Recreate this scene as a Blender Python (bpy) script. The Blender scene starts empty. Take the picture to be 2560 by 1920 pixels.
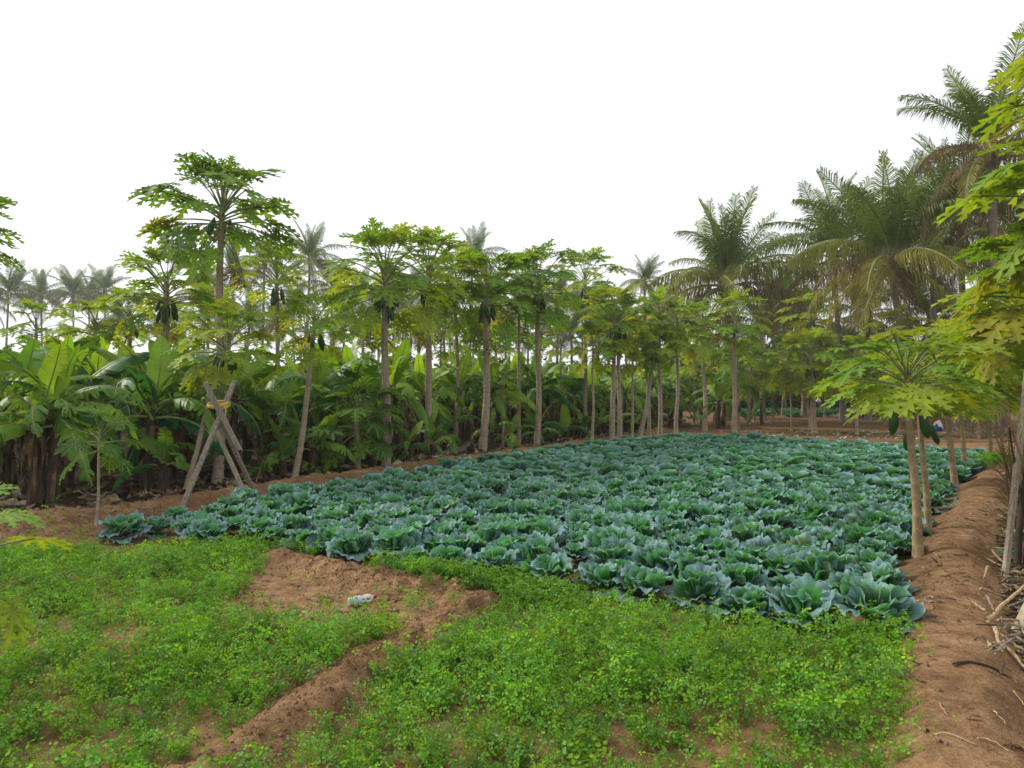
import bpy, bmesh, math, random
import numpy as np
from mathutils import Vector, Matrix, Euler

R = math.radians
rng = random.Random(11)
nrs = np.random.RandomState(5)
scene = bpy.context.scene
C = scene.collection

# ------------------------------------------------------------------ camera
CAM_Z = 1.5
FPX = 1849.0            # focal length in photo pixels (2560 wide)
HOR = 975.0             # horizon row of the photo
cam_d = bpy.data.cameras.new('camera')
cam_d.sensor_width = 36.0
cam_d.lens = 36.0 * FPX / 2560.0
cam_d.clip_start = 0.05
cam_d.clip_end = 2000
cam = bpy.data.objects.new('camera', cam_d)
C.objects.link(cam)
cam.location = (0, 0, CAM_Z)
cam.rotation_euler = (R(90) + math.atan((HOR - 960) / FPX), 0, 0)
scene.camera = cam

# ------------------------------------------------------------------ sky and sun (bright hazy overcast)
SUN_EL, SUN_AZ = 42.0, -62.0          # azimuth from +Y, negative = left
w = bpy.data.worlds.new('World')
scene.world = w
w.use_nodes = True
nt = w.node_tree
nt.nodes.clear()
sky = nt.nodes.new('ShaderNodeTexSky')
sky.sky_type = 'NISHITA'
sky.sun_disc = False
sky.sun_elevation = R(SUN_EL)
sky.sun_rotation = R(SUN_AZ)
sky.air_density = 1.0
sky.dust_density = 2.0
sky.ozone_density = 1.0
hs = nt.nodes.new('ShaderNodeHueSaturation')
hs.inputs['Saturation'].default_value = 0.12
bgn = nt.nodes.new('ShaderNodeBackground')
bgn.inputs['Strength'].default_value = 0.15
wo = nt.nodes.new('ShaderNodeOutputWorld')
nt.links.new(sky.outputs[0], hs.inputs['Color'])
deck = nt.nodes.new('ShaderNodeMix')          # thin even cloud deck in front of the blue
deck.data_type = 'RGBA'
deck.inputs[0].default_value = 0.8
deck.inputs[7].default_value = (5.5, 5.6, 5.7, 1)
nt.links.new(hs.outputs[0], deck.inputs[6])
nt.links.new(deck.outputs[2], bgn.inputs['Color'])
nt.links.new(bgn.outputs[0], wo.inputs['Surface'])

sl = bpy.data.lights.new('sun', 'SUN')
sl.energy = 2.6
sl.angle = R(12)
sl.color = (1.0, 0.93, 0.82)
sun = bpy.data.objects.new('sun', sl)
C.objects.link(sun)
sun.location = (-20, 20, 40)
sdir = Vector((math.sin(R(SUN_AZ)) * math.cos(R(SUN_EL)), math.cos(R(SUN_AZ)) * math.cos(R(SUN_EL)), math.sin(R(SUN_EL))))
sun.rotation_euler = sdir.to_track_quat('Z', 'Y').to_euler()

vs = scene.view_settings
vs.view_transform = 'Standard'
vs.look = 'None'
vs.gamma = 1.0
vs.use_curve_mapping = False
vs.exposure = 0.5
scene.cycles.max_bounces = 6
scene.cycles.diffuse_bounces = 3
scene.cycles.glossy_bounces = 2
scene.cycles.transmission_bounces = 4
scene.cycles.transparent_max_bounces = 8
scene.cycles.volume_bounces = 0
scene.cycles.use_denoising = True

# ------------------------------------------------------------------ helpers: noise, terrain
def _hash(ix, iy, seed):
    n = (ix.astype(np.int64) * 374761393 + iy.astype(np.int64) * 668265263 + seed * 974634777) & 0x7fffffff
    n = ((n ^ (n >> 13)) * 1274126177) & 0x7fffffff
    return ((n ^ (n >> 16)) & 0xffff) / 65535.0

def vnoise(x, y, seed=0):
    ix, iy = np.floor(x), np.floor(y)
    fx, fy = x - ix, y - iy
    fx = fx * fx * (3 - 2 * fx); fy = fy * fy * (3 - 2 * fy)
    a = _hash(ix, iy, seed); b = _hash(ix + 1, iy, seed)
    c = _hash(ix, iy + 1, seed); d = _hash(ix + 1, iy + 1, seed)
    return (a + (b - a) * fx) * (1 - fy) + (c + (d - c) * fx) * fy

def fbm(x, y, f, octv=3, seed=0):
    s = 0; a = 1.0; t = 0
    for o in range(octv):
        s = s + a * vnoise(x * f + 17.3 * o, y * f - 9.1 * o, seed + o); t += a
        a *= 0.5; f *= 2.07
    return s / t - 0.5

def seg_dist(X, Y, poly):
    best = np.full(np.shape(X), 1e9)
    for (x0, y0), (x1, y1) in zip(poly[:-1], poly[1:]):
        dx, dy = x1 - x0, y1 - y0
        t = np.clip(((X - x0) * dx + (Y - y0) * dy) / (dx * dx + dy * dy), 0, 1)
        best = np.minimum(best, np.hypot(X - x0 - t * dx, Y - y0 - t * dy))
    return best

def sstep(a, b, x):
    t = np.clip((x - a) / (b - a), 0, 1)
    return t * t * (3 - 2 * t)

PATH = [(-0.3, -1.5), (1.05, 1.6), (1.66, 2.64), (2.1, 3.5), (2.76, 4.65), (4.0, 6.7), (5.8, 9.2), (9.2, 13.9), (13.4, 20.0), (20, 29)]
BUND = [(-1.9, 1.6), (-1.2, 2.7), (-0.88, 3.55), (-0.62, 4.15), (-0.36, 4.7), (-0.22, 5.12), (-0.38, 5.4), (-0.9, 5.62), (-1.5, 6.05), (-2.05, 6.5)]
BANK = [(-9.5, 7.2), (-5.4, 7.75), (-4.3, 8.55), (-3.3, 10.6), (-1.1, 14.6), (2.3, 20.2), (5.0, 24.5)]
SMALL = [(-6.0, 5.0), (-4.0, 5.35), (-2.9, 6.1)]
BACKB = [(5.0, 24.0), (11.2, 16.9)]

def hfun(X, Y):
    X = np.asarray(X, float); Y = np.asarray(Y, float)
    wob = fbm(X, Y, 1.3, 3, 3) * 0.5
    near = 1 - sstep(14, 30, Y)
    dp = seg_dist(X, Y, PATH) + wob * 0.28
    db = seg_dist(X, Y, BUND) + wob * 0.22
    dk = seg_dist(X, Y, BANK) + wob * 0.4
    ds = seg_dist(X, Y, SMALL) + wob * 0.2
    dq = seg_dist(X, Y, BACKB) + wob * 0.3
    h = 0.04 * fbm(X, Y, 0.5, 2, 1)
    h = h + 0.17 * np.exp(-np.abs(dp / 0.29) ** 2.6)
    h = h + 0.10 * np.exp(-np.abs(db / 0.15) ** 2.2)
    h = h + 0.19 * np.exp(-np.abs(dk / 0.42) ** 2.2)
    h = h + 0.06 * np.exp(-np.abs(ds / 0.18) ** 2.0)
    h = h + 0.12 * np.exp(-np.abs(dq / 0.5) ** 2.0)
    ridge = np.clip(1.35 * np.exp(-(db / 0.24) ** 2) + np.exp(-(dk / 0.6) ** 2) + 0.5 * np.exp(-(ds / 0.3) ** 2), 0, 1.35)
    clod = fbm(X, Y, 7.0, 3, 8)
    h = h + near * (0.075 * clod * (0.22 + ridge) + 0.06 * np.maximum(fbm(X, Y, 15.0, 2, 21), 0) * (0.2 + ridge))
    h = h + near * 0.02 * fbm(X, Y, 3.2, 2, 33) * np.exp(-(dp / 0.5) ** 2)
    # worn tracks on the path
    h = h - 0.02 * np.exp(-(dp / 0.16) ** 2) * near
    return h

def gz(x, y):
    return float(hfun(np.array([x]), np.array([y]))[0])

def ground_at(px, py):
    """ground point seen at a photo pixel (used only for placing things on the terrain)"""
    z = 0.0
    for _ in range(8):
        d = (CAM_Z - z) * FPX / (py - HOR)
        x = (px - 1280) / FPX * d
        z = 0.5 * z + 0.5 * gz(x, d)
    return Vector((x, d, gz(x, d)))

def at(px, py, d):
    return Vector(((px - 1280) / FPX * d, d, CAM_Z - (py - HOR) / FPX * d))

def inpoly(x, y, poly):
    ins = np.zeros(np.shape(x), bool)
    n = len(poly)
    for i in range(n):
        x0, y0 = poly[i]; x1, y1 = poly[(i + 1) % n]
        c = ((y0 > y) != (y1 > y)) & (x < (x1 - x0) * (y - y0) / (y1 - y0 + 1e-12) + x0)
        ins ^= c
    return ins

# ------------------------------------------------------------------ helpers: objects
def link(o):
    C.objects.link(o); return o

def mesh_obj(name, verts, faces, mat, parent=None, smooth=True, uv=None, mats=None, fmat=None):
    me = bpy.data.meshes.new(name)
    me.from_pydata([tuple(v) for v in verts], [], [tuple(f) for f in faces])
    if smooth:
        me.polygons.foreach_set('use_smooth', [True] * len(me.polygons))
    for m in (mats or [mat]):
        me.materials.append(m)
    if fmat is not None:
        me.polygons.foreach_set('material_index', fmat)
    if uv is not None:
        l = me.uv_layers.new(name='UVMap')
        vi = np.empty(len(me.loops), np.int32); me.loops.foreach_get('vertex_index', vi)
        l.data.foreach_set('uv', np.asarray(uv, np.float32)[vi].ravel())
    me.update()
    o = link(bpy.data.objects.new(name, me))
    if parent: o.parent = parent
    return o

def only_mesh(*a, **k):
    """build a mesh datablock to share between copies"""
    o = mesh_obj(*a, **k)
    me = o.data
    bpy.data.objects.remove(o)
    return me

def inst(name, me, parent, M, color=None):
    o = bpy.data.objects.new(name, me)
    C.objects.link(o)
    if parent: o.parent = parent
    o.matrix_basis = M
    if color is not None: o.color = (color[0], color[1], color[2], 1)
    return o

def tag(o, label, cat, group=None, kind=None):
    if label: o['label'] = label
    if cat: o['category'] = cat
    if group: o['group'] = group
    if kind: o['kind'] = kind
    return o

def thing(name, label, cat, loc, rz=0, group=None):
    o = bpy.data.objects.new(name, None)
    o.empty_display_size = 0.1
    C.objects.link(o)
    o.location = loc
    o.rotation_euler = (0, 0, rz)
    return tag(o, label, cat, group)

def big_mesh(name, V, T, mat, col=None, smooth=False, uv=None):
    """one mesh from numpy arrays (triangles)"""
    me = bpy.data.meshes.new(name)
    n, m = len(V), len(T)
    me.vertices.add(n); me.vertices.foreach_set('co', np.asarray(V, np.float32).ravel())
    k = T.shape[1]
    me.loops.add(m * k); me.loops.foreach_set('vertex_index', np.asarray(T, np.int32).ravel())
    me.polygons.add(m)
    me.polygons.foreach_set('loop_start', np.arange(0, m * k, k, dtype=np.int32))
    me.polygons.foreach_set('use_smooth', np.full(m, smooth))
    me.update(calc_edges=True)
    if col is not None:
        a = me.color_attributes.new('Col', 'FLOAT_COLOR', 'POINT')
        c4 = np.ones((n, 4), np.float32); c4[:, :3] = col
        a.data.foreach_set('color', c4.ravel())
    if uv is not None:
        l = me.uv_layers.new(name='UVMap')
        l.data.foreach_set('uv', np.asarray(uv, np.float32)[np.asarray(T).ravel()].ravel())
    me.materials.append(mat)
    me.validate()
    return link(bpy.data.objects.new(name, me))

def tube(pts, rads, sides=8, cap=True, phase=0.0):
    pts = [Vector(p) for p in pts]
    V, F = [], []
    up0 = Vector((0.13, 0.99, 0.05))
    for i, p in enumerate(pts):
        t = (pts[min(i + 1, len(pts) - 1)] - pts[max(i - 1, 0)]).normalized()
        a = t.cross(up0)
        if a.length < 1e-3: a = t.cross(Vector((1, 0, 0)))
        a.normalize(); b = t.cross(a)
        for k in range(sides):
            th = 2 * math.pi * k / sides + phase
            V.append(p + (a * math.cos(th) + b * math.sin(th)) * rads[i])
    for i in range(len(pts) - 1):
        for k in range(sides):
            k2 = (k + 1) % sides
            F.append((i * sides + k, i * sides + k2, (i + 1) * sides + k2, (i + 1) * sides + k))
    if cap:
        F.append(tuple(range(sides)))
        F.append(tuple((len(pts) - 1) * sides + k for k in range(sides))[::-1])
    return V, F

def lathe(profile, sides=16):
    V, F = [], []
    for z, r in profile:
        for k in range(sides):
            th = 2 * math.pi * k / sides
            V.append(Vector((r * math.cos(th), r * math.sin(th), z)))
    n = len(profile)
    for i in range(n - 1):
        for k in range(sides):
            k2 = (k + 1) % sides
            F.append((i * sides + k, i * sides + k2, (i + 1) * sides + k2, (i + 1) * sides + k))
    F.append(tuple(range(sides))[::-1]); F.append(tuple((n - 1) * sides + k for k in range(sides)))
    return V, F

def join(parts):
    V, F, M = [], [], []
    for v, f, m in parts:
        o = len(V); V += list(v)
        F += [tuple(i + o for i in q) for q in f]; M += [m] * len(f)
    return V, F, M

# ------------------------------------------------------------------ materials
class NB:
    def __init__(s, name):
        s.m = bpy.data.materials.new(name); s.m.use_nodes = True
        s.t = s.m.node_tree; s.t.nodes.clear()
        s.out = s.n('ShaderNodeOutputMaterial')
    def n(s, typ, **kw):
        x = s.t.nodes.new(typ)
        for k, v in kw.items():
            if k in x.inputs.keys() if hasattr(x, 'inputs') else False: x.inputs[k].default_value = v
            else: setattr(x, k, v)
        return x
    def l(s, a, b): s.t.links.new(a, b)
    def val(s, sock, v):
        if hasattr(v, 'is_linked') or hasattr(v, 'links'): s.l(v, sock)
        else: sock.default_value = v
    def math(s, op, a, b=None, c=None, clamp=False):
        x = s.n('ShaderNodeMath', operation=op, use_clamp=clamp)
        s.val(x.inputs[0], a)
        if b is not None: s.val(x.inputs[1], b)
        if c is not None: s.val(x.inputs[2], c)
        return x.outputs[0]
    def mix(s, f, a, b, typ='MIX'):
        x = s.n('ShaderNodeMix', data_type='RGBA', blend_type=typ)
        s.val(x.inputs[0], f)
        for sk, v in ((x.inputs[6], a), (x.inputs[7], b)):
            if isinstance(v, (tuple, list)): sk.default_value = (v[0], v[1], v[2], 1)
            else: s.l(v, sk)
        return x.outputs[2]
    def noise(s, vec, scale, detail=3, rough=0.6):
        x = s.n('ShaderNodeTexNoise')
        x.inputs['Scale'].default_value = scale; x.inputs['Detail'].default_value = detail
        x.inputs['Roughness'].default_value = rough
        if vec is not None: s.l(vec, x.inputs['Vector'])
        return x.outputs['Fac']
    def ramp(s, f, stops):
        x = s.n('ShaderNodeValToRGB')
        while len(x.color_ramp.elements) < len(stops): x.color_ramp.elements.new(0.5)
        for e, (p, c) in zip(x.color_ramp.elements, stops):
            e.position = p; e.color = (c[0], c[1], c[2], 1) if isinstance(c, (tuple, list)) else (c, c, c, 1)
        s.l(f, x.inputs[0])
        return x.outputs[0]
    def bump(s, h, strength=0.5, dist=0.02, normal=None):
        x = s.n('ShaderNodeBump')
        x.inputs['Strength'].default_value = strength; x.inputs['Distance'].default_value = dist
        s.l(h, x.inputs['Height'])
        if normal is not None: s.l(normal, x.inputs['Normal'])
        return x.outputs[0]
    def bsdf(s, col, rough=0.8, spec=0.3, normal=None):
        p = s.n('ShaderNodeBsdfPrincipled')
        if isinstance(col, (tuple, list)): p.inputs['Base Color'].default_value = (*col[:3], 1)
        else: s.l(col, p.inputs['Base Color'])
        s.val(p.inputs['Roughness'], rough)
        p.inputs['Specular IOR Level'].default_value = spec
        if normal is not None: s.l(normal, p.inputs['Normal'])
        return p
    def finish(s, sh):
        s.l(sh, s.out.inputs['Surface']); return s.m

def leaf_mat(name, rough=0.45, spec=0.4, trans=0.35, tint=(1.25, 1.2, 0.5), source='object', vein=None, nscale=9.0, bumpy=0.0):
    b = NB(name)
    if source == 'object':
        oi = b.n('ShaderNodeObjectInfo'); base = oi.outputs['Color']
    else:
        at_ = b.n('ShaderNodeAttribute', attribute_name='Col'); base = at_.outputs['Color']
    tc = b.n('ShaderNodeTexCoord')
    nz = b.noise(tc.outputs['Object'], nscale, 3)
    k = b.ramp(nz, [(0.3, 0.62), (0.75, 1.3)])
    col = b.mix(1.0, base, k, 'MULTIPLY')
    nrm = None
    if vein == 'banana':
        sx = b.n('ShaderNodeSeparateXYZ'); b.l(tc.outputs['UV'], sx.inputs[0])
        au = b.math('ABSOLUTE', sx.outputs[0])
        mid = b.math('LESS_THAN', au, 0.055)
        col = b.mix(b.math('MULTIPLY', mid, 0.7), col, (0.24, 0.30, 0.10))
        st = b.math('SINE', b.math('MULTIPLY', b.math('ADD', sx.outputs[1], b.math('MULTIPLY', au, -0.05)), 240.0))
        nrm = b.bump(st, 0.25, 0.004)
        edge = b.math('MULTIPLY', b.math('GREATER_THAN', b.math('ADD', au, b.math('MULTIPLY', nz, 0.12)), 1.035), 0.75)
        col = b.mix(edge, col, (0.20, 0.13, 0.05))
    elif vein == 'papaya':
        sx = b.n('ShaderNodeSeparateXYZ'); b.l(tc.outputs['UV'], sx.inputs[0])
        au = b.math('ABSOLUTE', sx.outputs[0])
        mid = b.math('LESS_THAN', au, 0.09)
        col = b.mix(b.math('MULTIPLY', mid, 0.5), col, (0.28, 0.32, 0.10))
    elif vein == 'cabbage':
        sx = b.n('ShaderNodeSeparateXYZ'); b.l(tc.outputs['UV'], sx.inputs[0])
        u = b.math('ADD', sx.outputs[0], b.math('MULTIPLY', b.math('SUBTRACT', nz, 0.5), 0.05))
        fr = b.math('ABSOLUTE', b.math('SUBTRACT', b.math('FRACT', b.math('MULTIPLY', u, 13.0)), 0.5))
        vw = b.math('MULTIPLY_ADD', sx.outputs[1], -0.045, 0.06)
        v1 = b.math('LESS_THAN', fr, vw)
        mid = b.math('LESS_THAN', b.math('ABSOLUTE', b.math('SUBTRACT', u, 0.5)), b.math('MULTIPLY_ADD', sx.outputs[1], -0.014, 0.019))
        rim = b.ramp(sx.outputs[1], [(0.68, 0.0), (0.99, 1.0)])
        wax = b.math('MULTIPLY', rim, b.ramp(b.noise(tc.outputs['Object'], 5.0, 2), [(0.3, 0.3), (0.7, 1.0)]))
        col = b.mix(wax, col, (0.27, 0.43, 0.50))
        col = b.mix(b.math('MULTIPLY', v1, 0.6), col, (0.27, 0.40, 0.24))
        col = b.mix(b.math('MULTIPLY', mid, 0.7), col, (0.38, 0.45, 0.33))
        fin = b.noise(tc.outputs['Object'], 55.0, 2)
        hgt = b.math('ADD', b.math('MULTIPLY', b.math('MINIMUM', fr, 0.3), 1.6), fin)
        nrm = b.bump(hgt, 0.55, 0.008)
    p = b.bsdf(col, rough, spec, nrm)
    tcol = b.mix(1.0, col, tint, 'MULTIPLY')
    tr = b.n('ShaderNodeBsdfTranslucent'); b.l(tcol, tr.inputs['Color'])
    mx = b.n('ShaderNodeMixShader'); mx.inputs[0].default_value = trans
    b.l(p.outputs[0], mx.inputs[1]); b.l(tr.outputs[0], mx.inputs[2])
    return b.finish(mx.outputs[0])

def plain_mat(name, col, rough=0.8, spec=0.25, var=0.35, scale=12.0, bump=0.3, bd=0.01, stretch=(1, 1, 1), col2=None):
    b = NB(name)
    tc = b.n('ShaderNodeTexCoord'); mp = b.n('ShaderNodeMapping'); mp.inputs['Scale'].default_value = stretch
    b.l(tc.outputs['Object'], mp.inputs[0])
    nz = b.noise(mp.outputs[0], scale, 4)
    c2 = col2 or tuple(c * (1 - var) for c in col)
    c = b.ramp(nz, [(0.35, c2), (0.68, tuple(min(1, x * (1 + var * 0.5)) for x in col))])
    return b.finish(b.bsdf(c, rough, spec, b.bump(nz, bump, bd)).outputs[0])

def soil_mat():
    b = NB('soil')
    geo = b.n('ShaderNodeNewGeometry'); pos = geo.outputs['Position']
    crust = b.n('ShaderNodeAttribute', attribute_name='crust').outputs['Fac']
    dark = b.n('ShaderNodeAttribute', attribute_name='damp_shade').outputs['Fac']
    n1 = b.noise(pos, 1.1, 5); n2 = b.noise(pos, 9.0, 5, 0.7); n3 = b.noise(pos, 60.0, 4, 0.7)
    mixn = b.math('ADD', b.math('MULTIPLY', n1, 0.45), b.math('ADD', b.math('MULTIPLY', n2, 0.4), b.math('MULTIPLY', n3, 0.25)))
    col = b.ramp(mixn, [(0.36, (0.062, 0.035, 0.019)), (0.50, (0.170, 0.095, 0.045)), (0.64, (0.32, 0.195, 0.10))])
    crc = b.ramp(b.math('ADD', b.math('MULTIPLY', n2, 0.6), b.math('MULTIPLY', n3, 0.4)), [(0.36, (0.115, 0.068, 0.039)), (0.50, (0.280, 0.160, 0.080)), (0.68, (0.47, 0.31, 0.19))])
    cf = b.math('MULTIPLY', crust, b.ramp(b.noise(pos, 3.2, 4), [(0.34, 0.25), (0.6, 1.0)]))
    col = b.mix(cf, col, crc)
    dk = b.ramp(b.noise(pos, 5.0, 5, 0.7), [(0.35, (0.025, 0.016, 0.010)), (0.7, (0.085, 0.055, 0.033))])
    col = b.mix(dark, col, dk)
    vo = b.n('ShaderNodeTexVoronoi', feature='DISTANCE_TO_EDGE'); vo.inputs['Scale'].default_value = 4.5
    wv = b.n('ShaderNodeVectorMath', operation='ADD')
    nzc = b.n('ShaderNodeTexNoise'); nzc.inputs['Scale'].default_value = 6.0; b.l(pos, nzc.inputs['Vector'])
    sc = b.n('ShaderNodeVectorMath', operation='SCALE'); sc.inputs['Scale'].default_value = 0.25; b.l(nzc.outputs['Color'], sc.inputs[0])
    b.l(pos, wv.inputs[0]); b.l(sc.outputs[0], wv.inputs[1]); b.l(wv.outputs[0], vo.inputs['Vector'])
    crack = b.math('MULTIPLY', b.math('LESS_THAN', vo.outputs['Distance'], 0.022), b.math('GREATER_THAN', crust, 0.55))
    col = b.mix(b.math('MULTIPLY', crack, 0.6), col, (0.05, 0.027, 0.014))
    hgt = b.math('ADD', b.math('MULTIPLY', n2, 0.6), b.math('ADD', b.math('MULTIPLY', n3, 0.35), b.math('MULTIPLY', crack, -0.5)))
    nrm = b.bump(hgt, 1.0, 0.06)
    return b.finish(b.bsdf(col, 0.95, 0.1, nrm).outputs[0])

def trunk_mat(name, lo, hi, ring=26.0, scar=(0.42, 0.34, 0.24)):
    b = NB(name)
    tc = b.n('ShaderNodeTexCoord')
    sx = b.n('ShaderNodeSeparateXYZ'); b.l(tc.outputs['Object'], sx.inputs[0])
    mp = b.n('ShaderNodeMapping'); mp.inputs['Scale'].default_value = (1, 1, 0.35); b.l(tc.outputs['Object'], mp.inputs[0])
    n1 = b.noise(mp.outputs[0], 14.0, 5, 0.65); n2 = b.noise(tc.outputs['Object'], 3.0, 3)
    w_ = b.math('SINE', b.math('ADD', b.math('MULTIPLY', sx.outputs[2], ring * 2.2), b.math('MULTIPLY', n2, 9.0)))
    rr = b.ramp(w_, [(0.55, 0.0), (0.95, 1.0)])
    col = b.ramp(b.math('ADD', b.math('MULTIPLY', n1, 0.6), b.math('MULTIPLY', n2, 0.4)), [(0.35, lo), (0.65, hi)])
    col = b.mix(b.math('MULTIPLY', rr, b.math('MULTIPLY', n1, 0.6)), col, scar)
    # leaf scars: flattened cells
    mp2 = b.n('ShaderNodeMapping'); mp2.inputs['Scale'].default_value = (16, 16, 9); b.l(tc.outputs['Object'], mp2.inputs[0])
    vo = b.n('ShaderNodeTexVoronoi', feature='DISTANCE_TO_EDGE'); b.l(mp2.outputs[0], vo.inputs['Vector']); vo.inputs['Scale'].default_value = 1.0
    ed = b.ramp(vo.outputs['Distance'], [(0.0, 1.0), (0.12, 0.0)])
    col = b.mix(b.math('MULTIPLY', ed, 0.35), col, scar)
    hgt = b.math('ADD', b.math('MULTIPLY', w_, 0.25), b.math('ADD', n1, b.math('MULTIPLY', ed, 0.4)))
    return b.finish(b.bsdf(col, 0.85, 0.2, b.bump(hgt, 0.6, 0.012)).outputs[0])

M = {}
M['soil'] = soil_mat()
M['papaya_leaf'] = leaf_mat('papaya_leaf', 0.6, 0.14, 0.45, (1.4, 1.2, 0.35), vein='papaya')
M['banana_leaf'] = leaf_mat('banana_leaf', 0.42, 0.3, 0.40, (1.6, 1.4, 0.30), vein='banana', nscale=2.5)
M['palm_leaf'] = leaf_mat('palm_leaf', 0.55, 0.18, 0.25, (1.35, 1.15, 0.35), nscale=3.0)
M['cabbage_leaf'] = leaf_mat('cabbage_leaf', 0.55, 0.2, 0.30, (0.9, 1.6, 0.30), vein='cabbage')
M['cabbage_far'] = leaf_mat('cabbage_far', 0.55, 0.2, 0.30, (0.9, 1.6, 0.30), source='attr')
M['herb'] = leaf_mat('herb', 0.6, 0.14, 0.40, (1.3, 1.25, 0.35), source='attr', nscale=3.0)
M['petiole'] = plain_mat('petiole', (0.22, 0.26, 0.09), 0.5, 0.3)
M['papaya_trunk'] = trunk_mat('papaya_trunk', (0.19, 0.145, 0.105), (0.40, 0.32, 0.24))
M['papaya_trunk_warm'] = trunk_mat('papaya_trunk_warm', (0.19, 0.13, 0.07), (0.38, 0.28, 0.165), 20.0, (0.45, 0.36, 0.22))
M['palm_trunk'] = trunk_mat('palm_trunk', (0.11, 0.085, 0.068), (0.25, 0.205, 0.165), 12.0, (0.30, 0.25, 0.20))
M['banana_stem'] = plain_mat('banana_stem', (0.075, 0.050, 0.030), 0.8, 0.25, 0.65, 5.0, 0.6, 0.02, (5, 5, 0.8))
M['dry'] = plain_mat('dry_leaf', (0.27, 0.195, 0.12), 0.9, 0.15, 0.6, 6.0, 0.4, 0.01)
M['dry_dark'] = plain_mat('dry_sheath', (0.15, 0.10, 0.058), 0.9, 0.15, 0.6, 6.0, 0.4, 0.01)
M['fruit'] = plain_mat('papaya_fruit', (0.030, 0.085, 0.018), 0.38, 0.4, 0.35, 9.0, 0.1, 0.004)
M['fruit_ripe'] = plain_mat('ripe_papaya', (0.42, 0.24, 0.03), 0.45, 0.4, 0.3, 7.0, 0.1, 0.004, (1, 1, 1), (0.16, 0.15, 0.03))
M['coconut'] = plain_mat('coconut', (0.16, 0.13, 0.04), 0.6, 0.3)
M['wood'] = plain_mat('weathered_wood', (0.25, 0.205, 0.165), 0.85, 0.2, 0.45, 7.0, 0.5, 0.008, (9, 9, 0.7))
M['wood_pale'] = plain_mat('pale_wood', (0.36, 0.30, 0.22), 0.85, 0.2, 0.4, 7.0, 0.5, 0.008, (9, 9, 0.7))
M['rope'] = plain_mat('yellow_rope', (0.50, 0.36, 0.06), 0.7, 0.2, 0.4, 40.0, 0.5, 0.01)
M['twine'] = plain_mat('green_twine', (0.10, 0.30, 0.16), 0.6, 0.2)
M['straw'] = leaf_mat('straw', 0.8, 0.2, 0.1, (1, 1, 0.8), source='attr')
M['litter'] = leaf_mat('litter', 0.9, 0.15, 0.1, (1, 1, 0.8), source='attr')
M['stick'] = plain_mat('dry_stalk', (0.40, 0.28, 0.15), 0.75, 0.25, 0.45, 10.0, 0.4, 0.006, (4, 4, 1))
M['stick_dark'] = plain_mat('dark_stalk', (0.07, 0.05, 0.038), 0.8, 0.25, 0.4, 10.0, 0.4, 0.006)
M['white_sack'] = plain_mat('white_sack', (0.75, 0.74, 0.71), 0.6, 0.3, 0.12, 10.0, 0.4, 0.02)
M['blue_cloth'] = plain_mat('blue_cloth', (0.03, 0.11, 0.27), 0.7, 0.3, 0.3, 8.0, 0.3, 0.02)
M['cardboard'] = plain_mat('cardboard', (0.27, 0.15, 0.07), 0.85, 0.15, 0.25, 5.0, 0.2, 0.01)
M['box_red'] = plain_mat('rusty_tin', (0.16, 0.05, 0.03), 0.7, 0.3, 0.3, 5.0, 0.2, 0.01)
M['cap'] = plain_mat('pink_cap', (0.42, 0.03, 0.10), 0.4, 0.4, 0.15, 10, 0.05, 0.001)
M['clod'] = plain_mat('clod', (0.21, 0.115, 0.06), 0.95, 0.1, 0.45, 14.0, 0.7, 0.015)

def bottle_mat(name, tint, op):
    b = NB(name)
    tr = b.n('ShaderNodeBsdfTransparent'); tr.inputs[0].default_value = (0.93, 0.96, 0.98, 1)
    p = b.bsdf(tint, 0.12, 0.6)
    mx = b.n('ShaderNodeMixShader'); mx.inputs[0].default_value = op
    b.l(tr.outputs[0], mx.inputs[1]); b.l(p.outputs[0], mx.inputs[2])
    return b.finish(mx.outputs[0])
M['plastic'] = bottle_mat('clear_plastic', (0.80, 0.86, 0.90), 0.42)
M['plastic_label'] = bottle_mat('bottle_band', (0.45, 0.62, 0.82), 0.75)

# ------------------------------------------------------------------ ground: one height field, split into ground / earth bank / path
FIELD = [(-4.45, 7.75), (-1.6, 6.55), (0.2, 5.55), (1.4, 4.72), (2.35, 4.35), (2.95, 5.2), (4.4, 7.7), (6.3, 10.4), (9.9, 15.2), (10.6, 16.3), (5.3, 22.8), (1.9, 18.9), (-1.45, 13.6), (-3.35, 10.3)]
BARE = [(-1.9, 4.66), (-2.05, 5.3), (-2.1, 6.2), (-1.4, 6.0), (-.95, 5.6), (-.30, 5.15), (-.6, 4.6), (-1.2, 4.56)]

def axis(bounds):
    out = []
    for a, b, s in bounds:
        out += list(np.arange(a, b, s))
    out.append(bounds[-1][1])
    return np.array(out)

gx = axis([(-400, -100, 30), (-100, -30, 5), (-30, -9, 0.6), (-9, -4.5, 0.1), (-4.5, 4.5, 0.028), (4.5, 11, 0.1), (11, 30, 0.6), (30, 100, 5), (100, 400, 30)])
gy = axis([(-60, -10, 10), (-10, 1.0, 0.5), (1.0, 2.2, 0.1), (2.2, 7.6, 0.028), (7.6, 16, 0.1), (16, 34, 0.3), (34, 100, 3), (100, 430, 25)])
GX, GY = np.meshgrid(gx, gy)
GZ = hfun(GX, GY)
NX, NY = len(gx), len(gy)
dzx = np.gradient(GZ, gx, axis=1); dzy = np.gradient(GZ, gy, axis=0)
NRM = np.stack([-dzx, -dzy, np.ones_like(GZ)], -1); NRM /= np.linalg.norm(NRM, axis=-1, keepdims=True)
inF = inpoly(GX, GY, FIELD)
inB = inpoly(GX + 0.25 * fbm(GX, GY, 2.0, 2, 40), GY + 0.25 * fbm(GX, GY, 2.0, 2, 41), BARE)
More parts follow.
